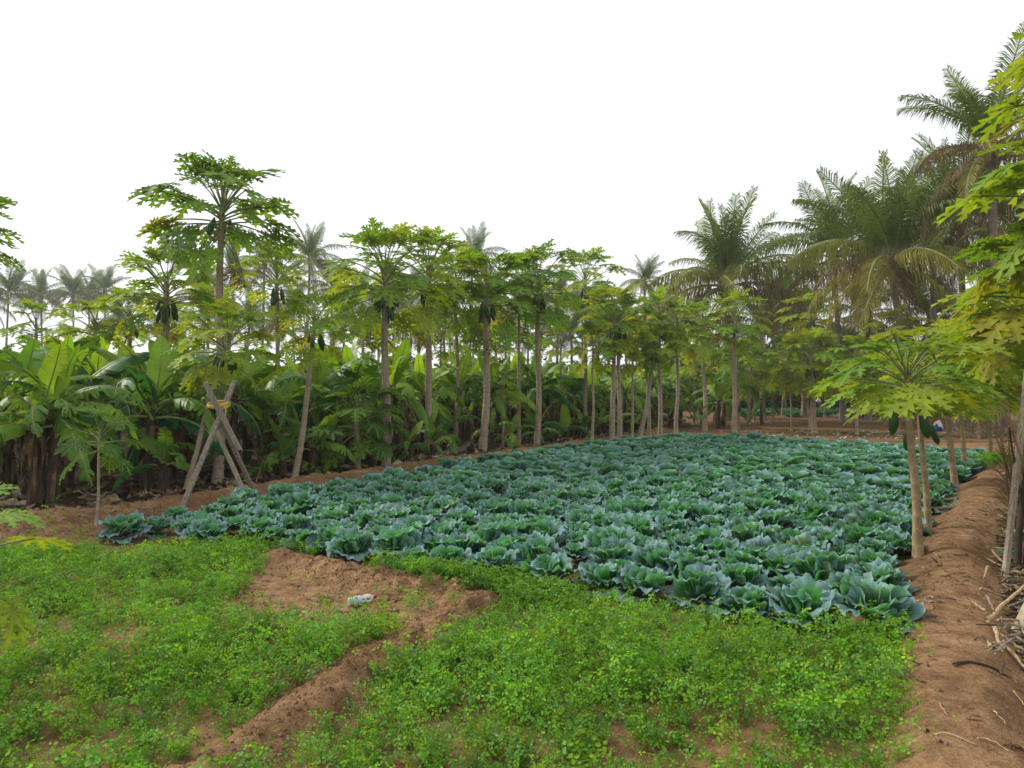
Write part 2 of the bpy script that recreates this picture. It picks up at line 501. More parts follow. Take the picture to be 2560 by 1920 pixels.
dP = seg_dist(GX, GY, PATH); dB = seg_dist(GX, GY, BUND); dK = seg_dist(GX, GY, BANK)
crust = np.where(inB, 0.95, 0.0)
crust = np.maximum(crust, 0.8 * np.exp(-(dP / 0.26) ** 2) * np.clip(0.75 + 1.6 * fbm(GX, GY, 1.1, 2, 50), 0, 1) * (0.45 + 0.55 * sstep(2.0, 6.0, GY)) + 0.30 * np.exp(-(dP / 0.3) ** 2))
crust = np.maximum(crust, 0.8 * ((GX < -2.6) & (GY > 6.1) & (GY < 8.6) & (GX > -7)))
crust = np.maximum(crust, 0.5 * inF)
damp_shade = np.where(inF, 0.35, 0.0)
damp_shade = np.maximum(damp_shade, 0.35 * ((GY > 21) & (GX > 2)))  # far soil, just toned a darker brown
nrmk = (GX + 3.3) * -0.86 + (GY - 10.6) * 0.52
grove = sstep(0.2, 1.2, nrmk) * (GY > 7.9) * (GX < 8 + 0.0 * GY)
damp_shade = np.maximum(damp_shade, 0.95 * grove)  # shade under the bananas, painted into the soil colour
damp_shade = np.maximum(damp_shade, 0.5 * sstep(0.55, 0.95, np.where((GX > PATH[2][0] * 0), dP, 0) * (GX > (GY * 0.62 - 0.1)) * (GY < 13)))
for _ in range(2):
    crust[1:-1, 1:-1] = (crust[1:-1, 1:-1] * 2 + crust[:-2, 1:-1] + crust[2:, 1:-1] + crust[1:-1, :-2] + crust[1:-1, 2:]) / 6
    damp_shade[1:-1, 1:-1] = (damp_shade[1:-1, 1:-1] * 2 + damp_shade[:-2, 1:-1] + damp_shade[2:, 1:-1] + damp_shade[1:-1, :-2] + damp_shade[1:-1, 2:]) / 6

idx = np.arange(NX * NY).reshape(NY, NX)
quads = np.stack([idx[:-1, :-1], idx[:-1, 1:], idx[1:, 1:], idx[1:, :-1]], -1).reshape(-1, 4)
cx = 0.25 * (GX[:-1, :-1] + GX[1:, 1:] + GX[:-1, 1:] + GX[1:, :-1]).ravel()
cy = 0.25 * (GY[:-1, :-1] + GY[1:, 1:] + GY[:-1, 1:] + GY[1:, :-1]).ravel()
wobc = fbm(cx, cy, 1.3, 3, 3) * 0.5
cls = np.zeros(len(quads), int)
cls[(seg_dist(cx, cy, BANK) + wobc * 0.4 < 0.5)] = 1
cls[(seg_dist(cx, cy, BUND) + wobc * 0.22 < 0.22)] = 2
cls[(seg_dist(cx, cy, PATH) + wobc * 0.28 < 0.33) & (cy < 21)] = 3
allV = np.stack([GX.ravel(), GY.ravel(), GZ.ravel()], -1)
for k, nm in ((0, 'ground'), (1, 'earth_bank'), (2, 'earth_bund'), (3, 'path')):
    q = quads[cls == k]
    used, inv = np.unique(q.ravel(), return_inverse=True)
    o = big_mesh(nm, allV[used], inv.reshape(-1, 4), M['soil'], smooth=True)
    for an, arr in (('crust', crust), ('damp_shade', damp_shade)):
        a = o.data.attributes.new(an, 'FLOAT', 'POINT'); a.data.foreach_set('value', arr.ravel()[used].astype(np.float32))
    o.data.normals_split_custom_set_from_vertices([tuple(v) for v in NRM.reshape(-1, 3)[used]])
    o['kind'] = 'structure'

# ------------------------------------------------------------------ papaya
def bend_curve(L, e0, e1, n):
    pts = [Vector((0, 0, 0))]
    for i in range(n):
        e = R(e0 + (e1 - e0) * (i + 0.5) / n)
        pts.append(pts[-1] + Vector((math.cos(e), 0, math.sin(e))) * (L / n))
    return pts

LT = [0.0, .20, .31, .40, .51, .60, .71, .80, .89, 1.0]
LW = [.015, .10, .055, .29, .06, .26, .05, .17, .045, .0]
LS = [0, 0, 0, .15, 0, .16, 0, .13, 0, 0]

def papaya_leaf(seed, e0, e1, tilt, petL=0.66, lamR=0.36, dead=False):
    r = random.Random(seed)
    pet = bend_curve(petL, e0, e1, 6)
    pv, pf = tube(pet, [0.014, 0.011, 0.010, 0.009, 0.008, 0.007, 0.007], 5, cap=False)
    V, F, UV = [], [], []
    end = pet[-1]
    ax = Vector((math.cos(R(tilt)), 0, math.sin(R(tilt))))
    ay = Vector((0, 1, 0)); az = ax.cross(ay)
    nl = 9
    for li in range(nl):
        th = R(-148 + 296 * li / (nl - 1) + r.uniform(-5, 5))
        f = 1 - 0.42 * abs(li - 4) / 4
        L = lamR * f * r.uniform(0.92, 1.1)
        fold = r.uniform(0.10, 0.35) * (2.2 if dead else 1)
        droop = r.uniform(0.10, 0.34) * (2.6 if dead else 1)
        wide = 0.35 if dead else 1.0
        d2 = Vector((math.cos(th), math.sin(th))); p2 = Vector((-d2.y, d2.x))
        o = len(V)
        for k, (t, wd, sh) in enumerate(zip(LT, LW, LS)):
            jw = wd * r.uniform(0.85, 1.15) * wide
            for side, ww in ((0, 0), (1, jw), (-1, jw)):
                tt = t + (sh if side else 0)
                q = d2 * (tt * L) + p2 * (side * ww * L)
                z = 0.05 * L - droop * L * tt * tt + fold * ww * L * (1 if not dead else 1)
                if k == 0: z = 0
                V.append(end + ax * q.x + ay * q.y + az * z)
                UV.append((side * (ww / 0.3), t))
        for k in range(len(LT) - 1):
            a = o + k * 3; b = a + 3
            F.append((a, b, b + 1, a + 1)); F.append((a, a + 2, b + 2, b))
    n = len(V)
    allv = V + list(pv); allf = F + [tuple(i + n for i in q) for q in pf]
    uv = UV + [(1, 0)] * len(pv)
    return only_mesh('papaya_leaf', allv, allf, None, uv=uv, mats=[M['papaya_leaf'], M['petiole']], fmat=[0] * len(F) + [1] * len(pf))

PCLS = [(78, 62, 35), (58, 36, 8), (36, 10, -14), (14, -8, -26), (-12, -42, -55)]
PLEAF = [[papaya_leaf(100 + i * 10 + j, *c) for j in range(3)] for i, c in enumerate(PCLS)]
PDEAD = [papaya_leaf(200 + j, -40, -86, -84, 0.75, 0.26, True) for j in range(3)]

def fruit_mesh():
    prof = [(0, .008), (-.02, .018), (-.05, .029), (-.10, .038), (-.16, .040), (-.21, .030), (-.24, .013), (-.248, .003)]
    v, f = lathe(prof, 10)
    return only_mesh('fruit', [Vector((p.x, p.y, p.z)) for p in v], [q[::-1] for q in f], M['fruit'])
FRUIT = fruit_mesh()

GREEN_D = np.array((0.045, 0.150, 0.020)); GREEN = np.array((0.145, 0.30, 0.026)); YGREEN = np.array((0.29, 0.37, 0.030))
YELLOW = np.array((0.46, 0.34, 0.035)); BROWN = np.array((0.115, 0.062, 0.028))

def tone_col(t, r):
    t = min(1.2, max(-0.3, t * 0.95 + 0.12 + r.uniform(-0.34, 0.28)))
    if t < 0.5: c = GREEN_D + (GREEN - GREEN_D) * max(0, t / 0.5)
    else: c = GREEN + (YGREEN - GREEN) * min(1, (t - 0.5) / 0.5)
    return c * r.uniform(0.85, 1.15)

def papaya(base, top, rad, dia, label, group=None, nf=8, tone=0.5, nl=26, ndead=3, seed=0, bow=0.0, warm=False, trunk_parts=None, name='papaya_tree', flat=0.0, yellow=0.06, maxcl=4, mincl=0, lift=0.45, fdrop=0.0, fscale=1.0):
    r = random.Random(seed * 7 + 3)
    root = thing(name, label, 'papaya tree', base, 0, group)
    if nl >= 18: nl = int(nl * 1.35)
    tv = top - base
    tv.z += rad * lift
    H = tv.length
    n = max(10, int(H / 0.09))
    side = Vector((-tv.y, tv.x, 0))
    if side.length < 0.02: side = Vector((1, 0, 0))
    side.normalize()
    wob = r.uniform(0, 6.28)
    def pt(t):
        return tv * t + (Vector((math.cos(wob), math.sin(wob), 0)) * 0.02 * H * math.sin(t * 5.1 + wob)) * min(1, t * 3) * (1 - t) + Vector((bow, 0, 0)) * math.sin(t * math.pi)
    pts = [pt(i / n) for i in range(n + 1)]
    pts[0].z -= 0.06
    rr = []
    for i in range(n + 1):
        t = i / n
        k = (0.43 * dia) * (1.16 * math.exp(-t * 14) * 0.28 + 1.0 - 0.42 * t ** 1.3)
        k *= 1 + 0.035 * math.sin(i * 2.4 + r.uniform(-.6, .6)) + r.uniform(-0.02, 0.02)
        rr.append(k)
    v, f = tube(pts, rr, 12)
    mesh_obj('trunk', v, f, M['papaya_trunk_warm' if warm else 'papaya_trunk'], root)
    ga = r.uniform(0, 6.28)
    apex = tv
    for i in range(nl):
        age = i / (nl - 1)
        cl = min(4, int(age * 4.6 + r.uniform(-0.35, 0.35) + flat))
        cl = min(maxcl, max(mincl, cl))
        ga += 2.39996 + r.uniform(-0.25, 0.25)
        zoff = -rad * lift * age
        p = pt(1.0 + zoff / H)
        s = rad * (0.62 + 0.42 * min(1, age * 2.2)) * r.uniform(0.88, 1.12)
        if cl == 4: s *= 0.92
        Mx = Matrix.Translation(p) @ Matrix.Rotation(ga, 4, 'Z') @ Matrix.Rotation(R(r.uniform(-9, 9)), 4, 'Y') @ Matrix.Rotation(R(r.uniform(-16, 16)), 4, 'X') @ Matrix.Scale(s, 4)
        c = tone_col(tone + 0.22 * (age - 0.5), r)
        if age > 0.72 and r.random() < yellow * .8: c = YELLOW * r.uniform(0.5, 1.0) * 0.5 + YGREEN * 0.5
        inst('leaf', PLEAF[cl][r.randrange(3)], root, Mx, c)
    for i in range(ndead):
        p = pt(1.0 - rad * r.uniform(lift, lift + .12) / H)
        Mx = Matrix.Translation(p) @ Matrix.Rotation(r.uniform(0, 6.28), 4, 'Z') @ Matrix.Scale(rad * r.uniform(0.6, 0.85), 4)
        o = inst('dead_leaf', PDEAD[r.randrange(3)], root, Mx, BROWN * r.uniform(0.6, 1.5))
    fs = min(1.25, max(0.75, rad / 0.95)) * fscale
    for i in range(nf):
        lay = i // 5
        p = pt(1.0 - (rad * (lift - .12) + fdrop + lay * 0.085 * fs + r.uniform(-.02, .02)) / H)
        a = i * 2.1 + r.uniform(-.3, .3) + lay * 0.5
        off = (0.055 + dia * 0.28) * (1 - 0.1 * lay) + 0.02
        tilt = R(r.uniform(6, 22))
        Mx = Matrix.Translation(p + Vector((math.cos(a) * off, math.sin(a) * off, 0))) @ Matrix.Rotation(a, 4, 'Z') @ Matrix.Rotation(-tilt, 4, 'Y') @ Matrix.Scale(fs * r.uniform(0.75, 1.15), 4)
        inst('fruit', FRUIT, root, Mx)
    return root

def pap(b, t, r_px, w_px, label, group=None, d=None, **k):
    """b = photo pixel of the trunk's foot, or None with d = distance; t = photo pixel where the trunk enters the crown"""
    if d is None:
        base = ground_at(*b)
    else:
        x = (b[0] - 1280) / FPX * d
        base = Vector((x, d, gz(x, d)))
    dd = base.y
    top = at(t[0], t[1], dd + k.pop('away', 0.0))
    pap.n += 1
    k.setdefault('ndead', 2)
    return papaya(base, top, r_px / FPX * dd, w_px / FPX * dd, label, group, seed=pap.n, **k)
pap.n = 0

G_ROW = 'papaya trees in the row in front of the banana grove'
G_FAR = 'papaya trees beyond the cabbage field'
G_SIDE = 'papaya trees along the footpath'
L_ROW = 'tall straight papaya with grey trunk and green fruit in front of the bananas'
L_ROWS = 'slim straight papaya without visible fruit in front of the bananas'
L_FAR = 'papaya with thin grey trunk on the brown soil beyond the cabbages'
L_SIDE = 'leaning papaya with tan scarred trunk between the cabbages and footpath'

pap((545, 1208), (554, 572), 205, 27, 'tallest papaya, high above the banana plants, with brown dead leaves hanging on its trunk', nf=4, tone=0.28, nl=32, ndead=7, lift=.30)
pap((463, 1236), (577, 905), 150, 15, 'leaning papaya with bright yellow-green crown propped by wooden poles', nf=10, tone=0.72, nl=26, ndead=1, bow=-0.05)
pap((735, 1203), (786, 850), 125, 18, 'leaning papaya with bent trunk beside the propped one', nf=7, tone=0.5, nl=20, ndead=3, bow=0.05)
pap((893, 1182), (892, 1085), 135, 20, 'short bushy dark green papaya with low crown', nf=0, tone=-0.05, nl=30, ndead=0)
pap((965, 1176), (963, 745), 175, 25, 'papaya with largest bunch of green fruit in the row', G_ROW, nf=20, tone=0.5, nl=30, ndead=4, yellow=.12)
pap((1070, 1150), (1073, 740), 165, 23, L_ROW, G_ROW, nf=12, tone=0.62, nl=28, ndead=4, yellow=.1)
pap((1206, 1140), (1217, 775), 150, 23, L_ROW, G_ROW, nf=12, tone=0.45, nl=26, ndead=3, bow=0.02)
pap((1297, 1122), (1298, 760), 120, 11, L_ROWS, G_ROW, nf=0, tone=0.4, nl=22, ndead=2)
pap((1342, 1122), (1346, 755), 140, 17, L_ROW, G_ROW, nf=12, tone=0.4, nl=26, ndead=3, yellow=.14)
pap((1463, 1098), (1463, 735), 108, 13, L_ROW, G_ROW, nf=18, tone=0.5, nl=22, ndead=1)
pap((1530, 1100), (1537, 830), 118, 15, 'papaya with twin trunks, one of a close pair', 'twin papayas', nf=12, tone=0.72, nl=28, ndead=2, yellow=.14)
pap((1549, 1098), (1546, 835), 100, 14, 'papaya with twin trunks, one of a close pair', 'twin papayas', nf=6, tone=0.7, nl=18, ndead=1)
pap((1599, 1094), (1645, 890), 85, 13, 'thin papaya leaning sharply across its neighbours', nf=10, tone=0.55, nl=20, ndead=1)
pap((1623, 1092), (1612, 850), 90, 10, L_ROWS, G_ROW, nf=0, tone=0.6, nl=20, ndead=1)
pap((1650, 1092), (1649, 830), 105, 13, L_ROW, G_ROW, nf=10, tone=0.7, nl=22, ndead=2)
pap((1690, 1086), (1694, 850), 100, 11, L_ROWS, G_ROW, nf=0, tone=0.6, nl=22, ndead=2)
pap((1762, 1078), (1755, 855), 100, 13, L_ROWS, G_ROW, nf=0, tone=0.65, nl=24, ndead=2)
pap((1835, 1080), (1836, 830), 105, 15, L_ROW, G_ROW, nf=6, tone=0.6, nl=24, ndead=0)
# behind the row, feet hidden by the bananas
G_IN = 'papaya trees standing among the bananas'
L_IN = 'papaya with yellow-green crown rising out of the banana plants'
pap((416, 0), (415, 770), 155, 22, L_IN, G_IN, d=13.0, nf=12, tone=0.6, nl=30, ndead=4, yellow=.1)
pap((692, 0), (692, 735), 120, 14, L_IN, G_IN, d=15.5, nf=8, tone=0.75, nl=24, ndead=3, yellow=.1)
pap((320, 0), (325, 830), 110, 14, L_IN, G_IN, d=15.0, nf=3, tone=0.7, nl=24, ndead=3)
pap((235, 0), (238, 850), 105, 12, L_IN, G_IN, d=14.0, nf=0, tone=0.75, nl=24, ndead=1)
pap((520, 0), (522, 800), 95, 11, L_IN, G_IN, d=17.0, nf=0, tone=0.7, nl=22, ndead=2)
pap((90, 0), (90, 850), 100, 12, L_IN, G_IN, d=16.5, nf=0, tone=0.5, nl=22, ndead=1)
pap((1046, 0), (1047, 830), 70, 10, 'small papaya with orange-yellow old leaves behind the row', d=19.0, nf=5, tone=0.7, nl=18, ndead=5, yellow=.4)
pap((1140, 0), (1140, 745), 125, 13, L_IN, G_IN, d=18.0, nf=5, tone=0.55, nl=24, ndead=3)
pap((1320, 0), (1320, 860), 70, 8, L_IN, G_IN, d=24.0, nf=0, tone=0.5, nl=18, ndead=3)
pap((1256, 1130), (1258, 985), 58, 8, 'young papaya with small pale crown and thin stem', nf=0, tone=0.7, nl=14, ndead=0)
pap((242, 1296), (250, 1130), 115, 9, 'papaya sapling with thin stem and open dark leaves on the bare bank', nf=0, tone=-0.1, nl=14, ndead=0, flat=0.6)
pap((640, 1205), (662, 1170), 60, 4, 'tiny papaya seedling at the edge of the bank', nf=0, tone=0.2, nl=6, ndead=0, flat=0.3)
pap((1383, 1105), (1385, 1085), 45, 5, 'low papaya seedling with light green leaves under the bananas', nf=0, tone=0.4, nl=7, ndead=0, flat=0.3)
for i_, (px_, ty_) in enumerate([(480, 860), (610, 875), (760, 850), (830, 880), (905, 870), (1005, 885), (1100, 870), (1180, 885), (1262, 880), (1400, 890), (1480, 890), (1580, 895)]):
    pap((px_, 0), (px_ + 3, ty_), 78 + 6 * (i_ % 3), 8, 'small papaya crown just above the banana leaves, behind the tall row', 'low papayas behind the tall row', d=19.5 + (i_ * 7 % 5), nf=0, tone=0.5 + .1 * (i_ % 3), nl=18, ndead=1)
# beyond the cabbages
for b_, t_, r_, w_, tn, nf_ in [((1846, 1072), (1843, 930), 85, 8, .5, 0), ((1872, 1062), (1878, 930), 80, 8, .6, 0), ((1886, 1056), (1884, 950), 75, 8, .5, 0),
                          ((1913, 1054), (1908, 950), 75, 7, .55, 0), ((1932, 1054), (1930, 955), 70, 6, .6, 0), ((1978, 1078), (1972, 930), 85, 6, .7, 0),
                          ((2141, 1086), (2140, 930), 95, 9, .75, 0), ((2062, 1044), (2060, 960), 70, 6, .7, 0), ((2100, 1048), (2098, 930), 80, 6, .7, 0),
                          ((2175, 1050), (2170, 930), 90, 7, .8, 0), ((1790, 1058), (1792, 945), 80, 7, .5, 0), ((1735, 1062), (1738, 930), 75, 7, .5, 0),
                          ((2210, 1060), (2212, 920), 95, 7, .75, 0), ((1955, 1040), (1957, 950), 60, 5, .5, 0), ((2290, 1060), (2290, 960), 80, 7, .75, 0), ((1815, 1046), (1815, 940), 70, 6, .5, 0)]:
    pap(b_, t_, r_, w_, L_FAR, G_FAR, nf=nf_, tone=tn, nl=20, ndead=1)
pap((2036, 1082), (2026, 935), 115, 15, 'thick forked papaya on the brown soil beyond the cabbages', nf=6, tone=0.7, nl=26, ndead=4)
pap((2026, 1066), (2004, 940), 80, 8, 'thin leaning stem growing against the thick forked papaya', nf=0, tone=0.65, nl=14, ndead=1)
pap((2027, 0), (2027, 815), 90, 9, 'taller papaya with broad yellow crown below the coconut palms', d=30.0, nf=3, tone=1.05, nl=24, ndead=2, flat=0.5, yellow=.2)
pap((2246, 0), (2246, 845), 85, 9, 'papaya with flat pale yellow crown behind the footpath row', d=26.0, nf=1, tone=1.05, nl=22, ndead=1, flat=0.5, yellow=.15)
# along the footpath on the right
pap((2293, 1390), (2268, 985), 225, 27, 'nearest papaya of the footpath row with two long green fruits', None, nf=2, fdrop=.20, fscale=1.35, tone=0.6, nl=26, ndead=0, warm=True, flat=0.3, yellow=.05, maxcl=3, mincl=1, lift=.22)
pap((2319, 1332), (2296, 1030), 170, 20, 'second papaya of the footpath row, close to the fruiting one', None, nf=2, fdrop=.2, fscale=1.3, tone=0.62, nl=18, ndead=0, warm=True, flat=0.3, maxcl=3, mincl=1, lift=.22)
pap((2388, 1228), (2357, 985), 200, 19, L_SIDE, G_SIDE, nf=2, tone=0.68, nl=24, ndead=0, warm=True, flat=0.4, maxcl=3, mincl=1, lift=.22)
pap((2413, 1192), (2382, 965), 175, 14, L_SIDE, G_SIDE, nf=0, tone=0.85, nl=24, ndead=0, warm=True, flat=0.4, maxcl=3)
pap((2476, 1142), (2467, 960), 150, 12, L_SIDE, G_SIDE, nf=0, tone=0.85, nl=24, ndead=1, warm=True)
pap((2508, 1140), (2484, 985), 130, 9, L_SIDE, G_SIDE, nf=0, tone=0.8, nl=20, ndead=1, warm=True)
pap((2524, 1098), (2508, 985), 120, 8, L_SIDE, G_SIDE, nf=0, tone=0.8, nl=20, ndead=1, warm=True)
for b_, t_ in [((2432, 1092), (2428, 1020)), ((2446, 1096), (2446, 1010)), ((2470, 1094), (2458, 1010)), ((2480, 1090), (2478, 980)), ((2300, 1064), (2298, 1000)), ((2322, 1072), (2322, 980)), ((2500, 1076), (2496, 980)), ((2560, 1090), (2548, 960))]:
    pap(b_, t_, 70, 8, 'far papaya with thin tan trunk at the end of the footpath', 'far papayas at the end of the footpath', nf=0, tone=0.85, nl=18, ndead=0, warm=True)
# trees whose feet stand outside the picture
pap((2740, 0), (2730, 560), 330, 26, 'tall papaya with yellow-green leaves hanging over the fence', d=7.0, nf=8, tone=0.7, nl=36, ndead=2, warm=True)
pap((2650, 0), (2650, 800), 280, 26, 'papaya with green fruit standing at the dry fence', d=7.6, nf=8, tone=0.6, nl=34, ndead=2, warm=True)
pap((2830, 0), (2830, 300), 340, 26, 'highest papaya above the fence, its leaves reaching against the sky', d=8.0, nf=4, tone=0.7, nl=34, ndead=1, warm=True)
pap((2600, 0), (2585, 835), 225, 18, L_SIDE, G_SIDE, d=8.8, nf=2, tone=0.62, nl=28, ndead=0, warm=True, lift=.3)
pap((2575, 0), (2560, 855), 180, 14, L_SIDE, G_SIDE, d=11.2, nf=0, tone=0.65, nl=26, ndead=0, warm=True, lift=.3)
pap((2560, 0), (2555, 880), 190, 18, L_SIDE, G_SIDE, d=10.5, nf=2, tone=0.85, nl=26, ndead=1, warm=True)
pap((-130, 0), (-130, 640), 185, 26, 'papaya reaching its dark leaf tips over the banana leaves from beside them', d=9.2, nf=6, tone=0.2, nl=26, ndead=1)
pap((-125, 0), (-120, 1470), 300, 20, 'low young papaya with bright green leaves beside the herb bed', d=3.6, nf=0, tone=0.6, nl=12, ndead=0, flat=1.0)

# ------------------------------------------------------------------ banana
def banana_leaf(seed, e0, e1, L=1.0, W=0.155, torn=0.4, hang=0.25, dead=False):
    r = random.Random(seed)
    n = 18
    pl = 0.16
    pts = bend_curve(L * (1 + pl), e0, e1, n + 3)
    V, F, UV = [], [], []
    def fr(s):
        x = s * (n + 3); i = min(n + 2, int(x)); t = x - i
        p = pts[i].lerp(pts[i + 1], t)
        tg = (pts[i + 1] - pts[i]).normalized()
        return p, tg, Vector((-tg.z, 0, tg.x))
    s0 = pl / (1 + pl)
    for side in (1, -1):
        off = 0.0; hg = hang
        for k in range(n):
            ta, tb = k / n, (k + 1) / n
            tear = r.random() < torn
            if tear or k == 0:
                off = r.uniform(-0.05, 0.09) * torn * 2; hg = hang + r.uniform(-0.18, 0.32) * min(1, torn * 1.6)
                gap = 0.16 if tear and k else 0
            else: gap = 0
            strip = []
            for t, g in ((ta, gap), (tb, 0)):
                s = s0 + (1 - s0) * t
                p, tg, up = fr(s)
                wd = W * (math.sin(math.pi * min(1, t * 0.94 + 0.06) ** 0.8) ** 0.55)
                row = []
                for j, q in enumerate((0.0, 0.45, 1.0)):
                    ang = hg * 1.5 * q - 0.18 * (1 - q)
                    sh = (off + g * 0.10) * q * q + 0.10 * q * wd
                    pos = p + Vector((0, side, 0)) * (wd * q * math.cos(ang)) - up * (wd * q * math.sin(ang)) * (1 if not dead else 1.5) + tg * sh
                    if dead: pos += Vector((r.uniform(-.02, .02), r.uniform(-.03, .03), r.uniform(-.02, .02))) * q
                    row.append(pos)
                strip.append(row)
            o = len(V)
            V += strip[0] + strip[1]
            UV += [(side * q, ta) for q in (0, .45, 1)] + [(side * q, tb) for q in (0, .45, 1)]
            for j in range(2):
                a, b_, c, d_ = o + j, o + j + 1, o + 3 + j + 1, o + 3 + j
                F.append((a, d_, c, b_) if side > 0 else (a, b_, c, d_))
    rib, rf = tube([p - Vector((0, 0, 0.004)) for p in pts], [0.017 * (1 - 0.85 * i / (n + 3)) for i in range(n + 4)], 5, cap=False)
    o = len(V)
    mats = [M['dry'] if dead else M['banana_leaf'], M['dry'] if dead else M['petiole']]
    me = only_mesh('banana_leaf', V + rib, F + [tuple(i + o for i in q) for q in rf], None, uv=UV + [(0, 0)] * len(rib), mats=mats, fmat=[0] * len(F) + [1] * len(rf))
    bm = bmesh.new(); bm.from_mesh(me); bmesh.ops.remove_doubles(bm, verts=bm.verts, dist=0.0008); bm.to_mesh(me); bm.free()
    return me

BL_UP = [banana_leaf(300 + j, 82, 62 - 18 * j, W=.15, torn=.12 + .2 * j, hang=-.05 + .08 * j) for j in range(4)]
BL_MID = [banana_leaf(310 + j, 74, 5 - 16 * j, W=.15, torn=.5 + .12 * j, hang=.25 + .07 * j) for j in range(5)]
BL_LOW = [banana_leaf(320 + j, 52, -50 - 10 * j, W=.16, torn=.6 + .12 * j, hang=.42) for j in range(4)]
BL_HANG = [banana_leaf(330 + j, 20, -82, W=.15, torn=.3 + .2 * j, hang=.55) for j in range(3)]
BL_DEAD = [banana_leaf(340 + j, -30, -88, L=.9, W=.10, torn=.8, hang=1.0, dead=True) for j in range(3)]

def stem_mesh(seed):
    r = random.Random(seed)
    pts = [Vector((r.uniform(-.02, .02), r.uniform(-.02, .02), -0.06 + 1.06 * i / 9)) for i in range(10)]
    v, f = tube(pts, [(0.125 - 0.055 * i / 9) * r.uniform(0.93, 1.07) for i in range(10)], 11)
    return only_mesh('stem', v, f, M['banana_stem'])
def sheath_mesh(seed):
    r = random.Random(seed)
    V, F = [], []
    for i in range(13):
        a = r.uniform(0, 6.28); z1 = r.uniform(0.35, 1.0); L = r.uniform(0.15, 0.5); wd = r.uniform(.012, .04)
        rad = 0.125 - 0.055 * z1 + 0.012
        o = len(V)
        for k in range(5):
            t = k / 4
            rr_ = rad + 0.05 * math.sin(t * 3) * r.uniform(0.3, 1.3) + 0.03 * t
            z = max(0.01, z1 - L * t)
            for s in (-1, 1):
                aa = a + s * wd * (1 - 0.7 * t) / rad + r.uniform(-.1, .1)
                V.append(Vector((math.cos(aa) * rr_, math.sin(aa) * rr_, z)))
        for k in range(4):
            b_ = o + k * 2; F.append((b_, b_ + 1, b_ + 3, b_ + 2))
    return only_mesh('dry_sheath', V, F, M['dry_dark'])
STEMS = [stem_mesh(j) for j in range(4)]
SHEATHS = [sheath_mesh(j) for j in range(4)]

def banana(x, y, H, leafL, label, group, seed, nl=9, ndead=3, tone=0.4, name='banana_plant', lean=None, low=0.5, sheath=True):
    r = random.Random(seed * 13 + 5)
    root = thing(name, label, 'banana plant', (x, y, gz(x, y)), r.uniform(0, 6.28), group)
    sw = r.uniform(.68, .92)
    S = Matrix.Diagonal((sw, sw, H, 1))
    lm = Matrix.Rotation(R(r.uniform(0, 5)), 4, 'X')
    inst('stem', STEMS[r.randrange(4)], root, lm @ S)
    if sheath: inst('dry_sheath', SHEATHS[r.randrange(4)], root, lm @ S)
    ga = r.uniform(0, 6.28)
    for i in range(nl):
        age = i / max(1, nl - 1)
        ga += 2.3 + r.uniform(-.4, .4)
        pool = BL_UP if age < 0.17 else BL_MID if age < 0.52 else BL_LOW if age < 0.54 + low * 0.5 else BL_HANG
        s = leafL * r.uniform(.85, 1.1) * (0.8 + 0.25 * min(1, age * 3))
        p = lm @ Vector((0, 0, H * (1.0 - 0.10 * age)))
        Mx = Matrix.Translation(p) @ Matrix.Rotation(ga, 4, 'Z') @ Matrix.Rotation(R(r.uniform(-7, 7)), 4, 'Y') @ Matrix.Rotation(R(r.uniform(-28, 28)), 4, 'X') @ Matrix.Diagonal((s, s * r.uniform(1.0, 1.35), s, 1))
        t = tone + r.uniform(-.3, .4) - 0.25 * age
        c = np.array((0.042, 0.155, 0.032)) * (1 - t) + np.array((0.29, 0.48, 0.042)) * t
        inst('leaf', pool[r.randrange(len(pool))], root, Mx, np.clip(c, .01, 1))
    for i in range(ndead):
        p = lm @ Vector((0, 0, H * r.uniform(.78, .98)))
        s = leafL * r.uniform(.55, .85)
        Mx = Matrix.Translation(p) @ Matrix.Rotation(r.uniform(0, 6.28), 4, 'Z') @ Matrix.Scale(min(s, H * 0.8), 4)
        inst('dead_leaf', BL_DEAD[r.randrange(3)], root, Mx)
    return root

G_BAN = 'banana plants of the grove'
L_BAN = 'banana plant with broad torn leaves in the grove behind the papayas'
def ban_px(px, py, H, L, label, group=None, **k):
    p = ground_at(px, py)
    ban_px.n += 1
    return banana(p.x, p.y, H, L, label, group, 500 + ban_px.n, **k)
ban_px.n = 0
ban_px(88, 1272, 1.1, 1.05, 'banana plant with rough brown stem, one of a pair on the bare bank', 'banana pair by the bare bank', tone=.65, ndead=1, nl=12)
ban_px(128, 1268, 1.25, 1.05, 'banana plant with rough brown stem, one of a pair on the bare bank', 'banana pair by the bare bank', tone=.55, ndead=1, nl=12)
ban_px(163, 1222, 1.3, 1.3, 'banana plant with blackened stem beside the brown pair', tone=.25, ndead=1)
ban_px(365, 1228, 1.2, 1.3, 'large banana clump with drooping leaves beside the propped papaya', tone=.3, ndead=3, nl=12)
ban_px(410, 1232, 0.42, 0.75, 'young banana sucker with low glossy leaves at the foot of the large clump', tone=.55, ndead=0, nl=7, sheath=False)
ban_px(445, 1205, 1.2, 1.35, 'banana plant behind the wooden prop with long arching leaf', tone=.3, ndead=2)
ban_px(20, 1225, 1.2, 1.15, L_BAN, G_BAN, tone=.5, nl=11)
ban_px(800, 1165, 1.05, 1.15, L_BAN, G_BAN, tone=.35, ndead=2, nl=11)
ban_px(690, 1180, 1.05, 1.15, L_BAN, G_BAN, tone=.3, ndead=2, nl=11)
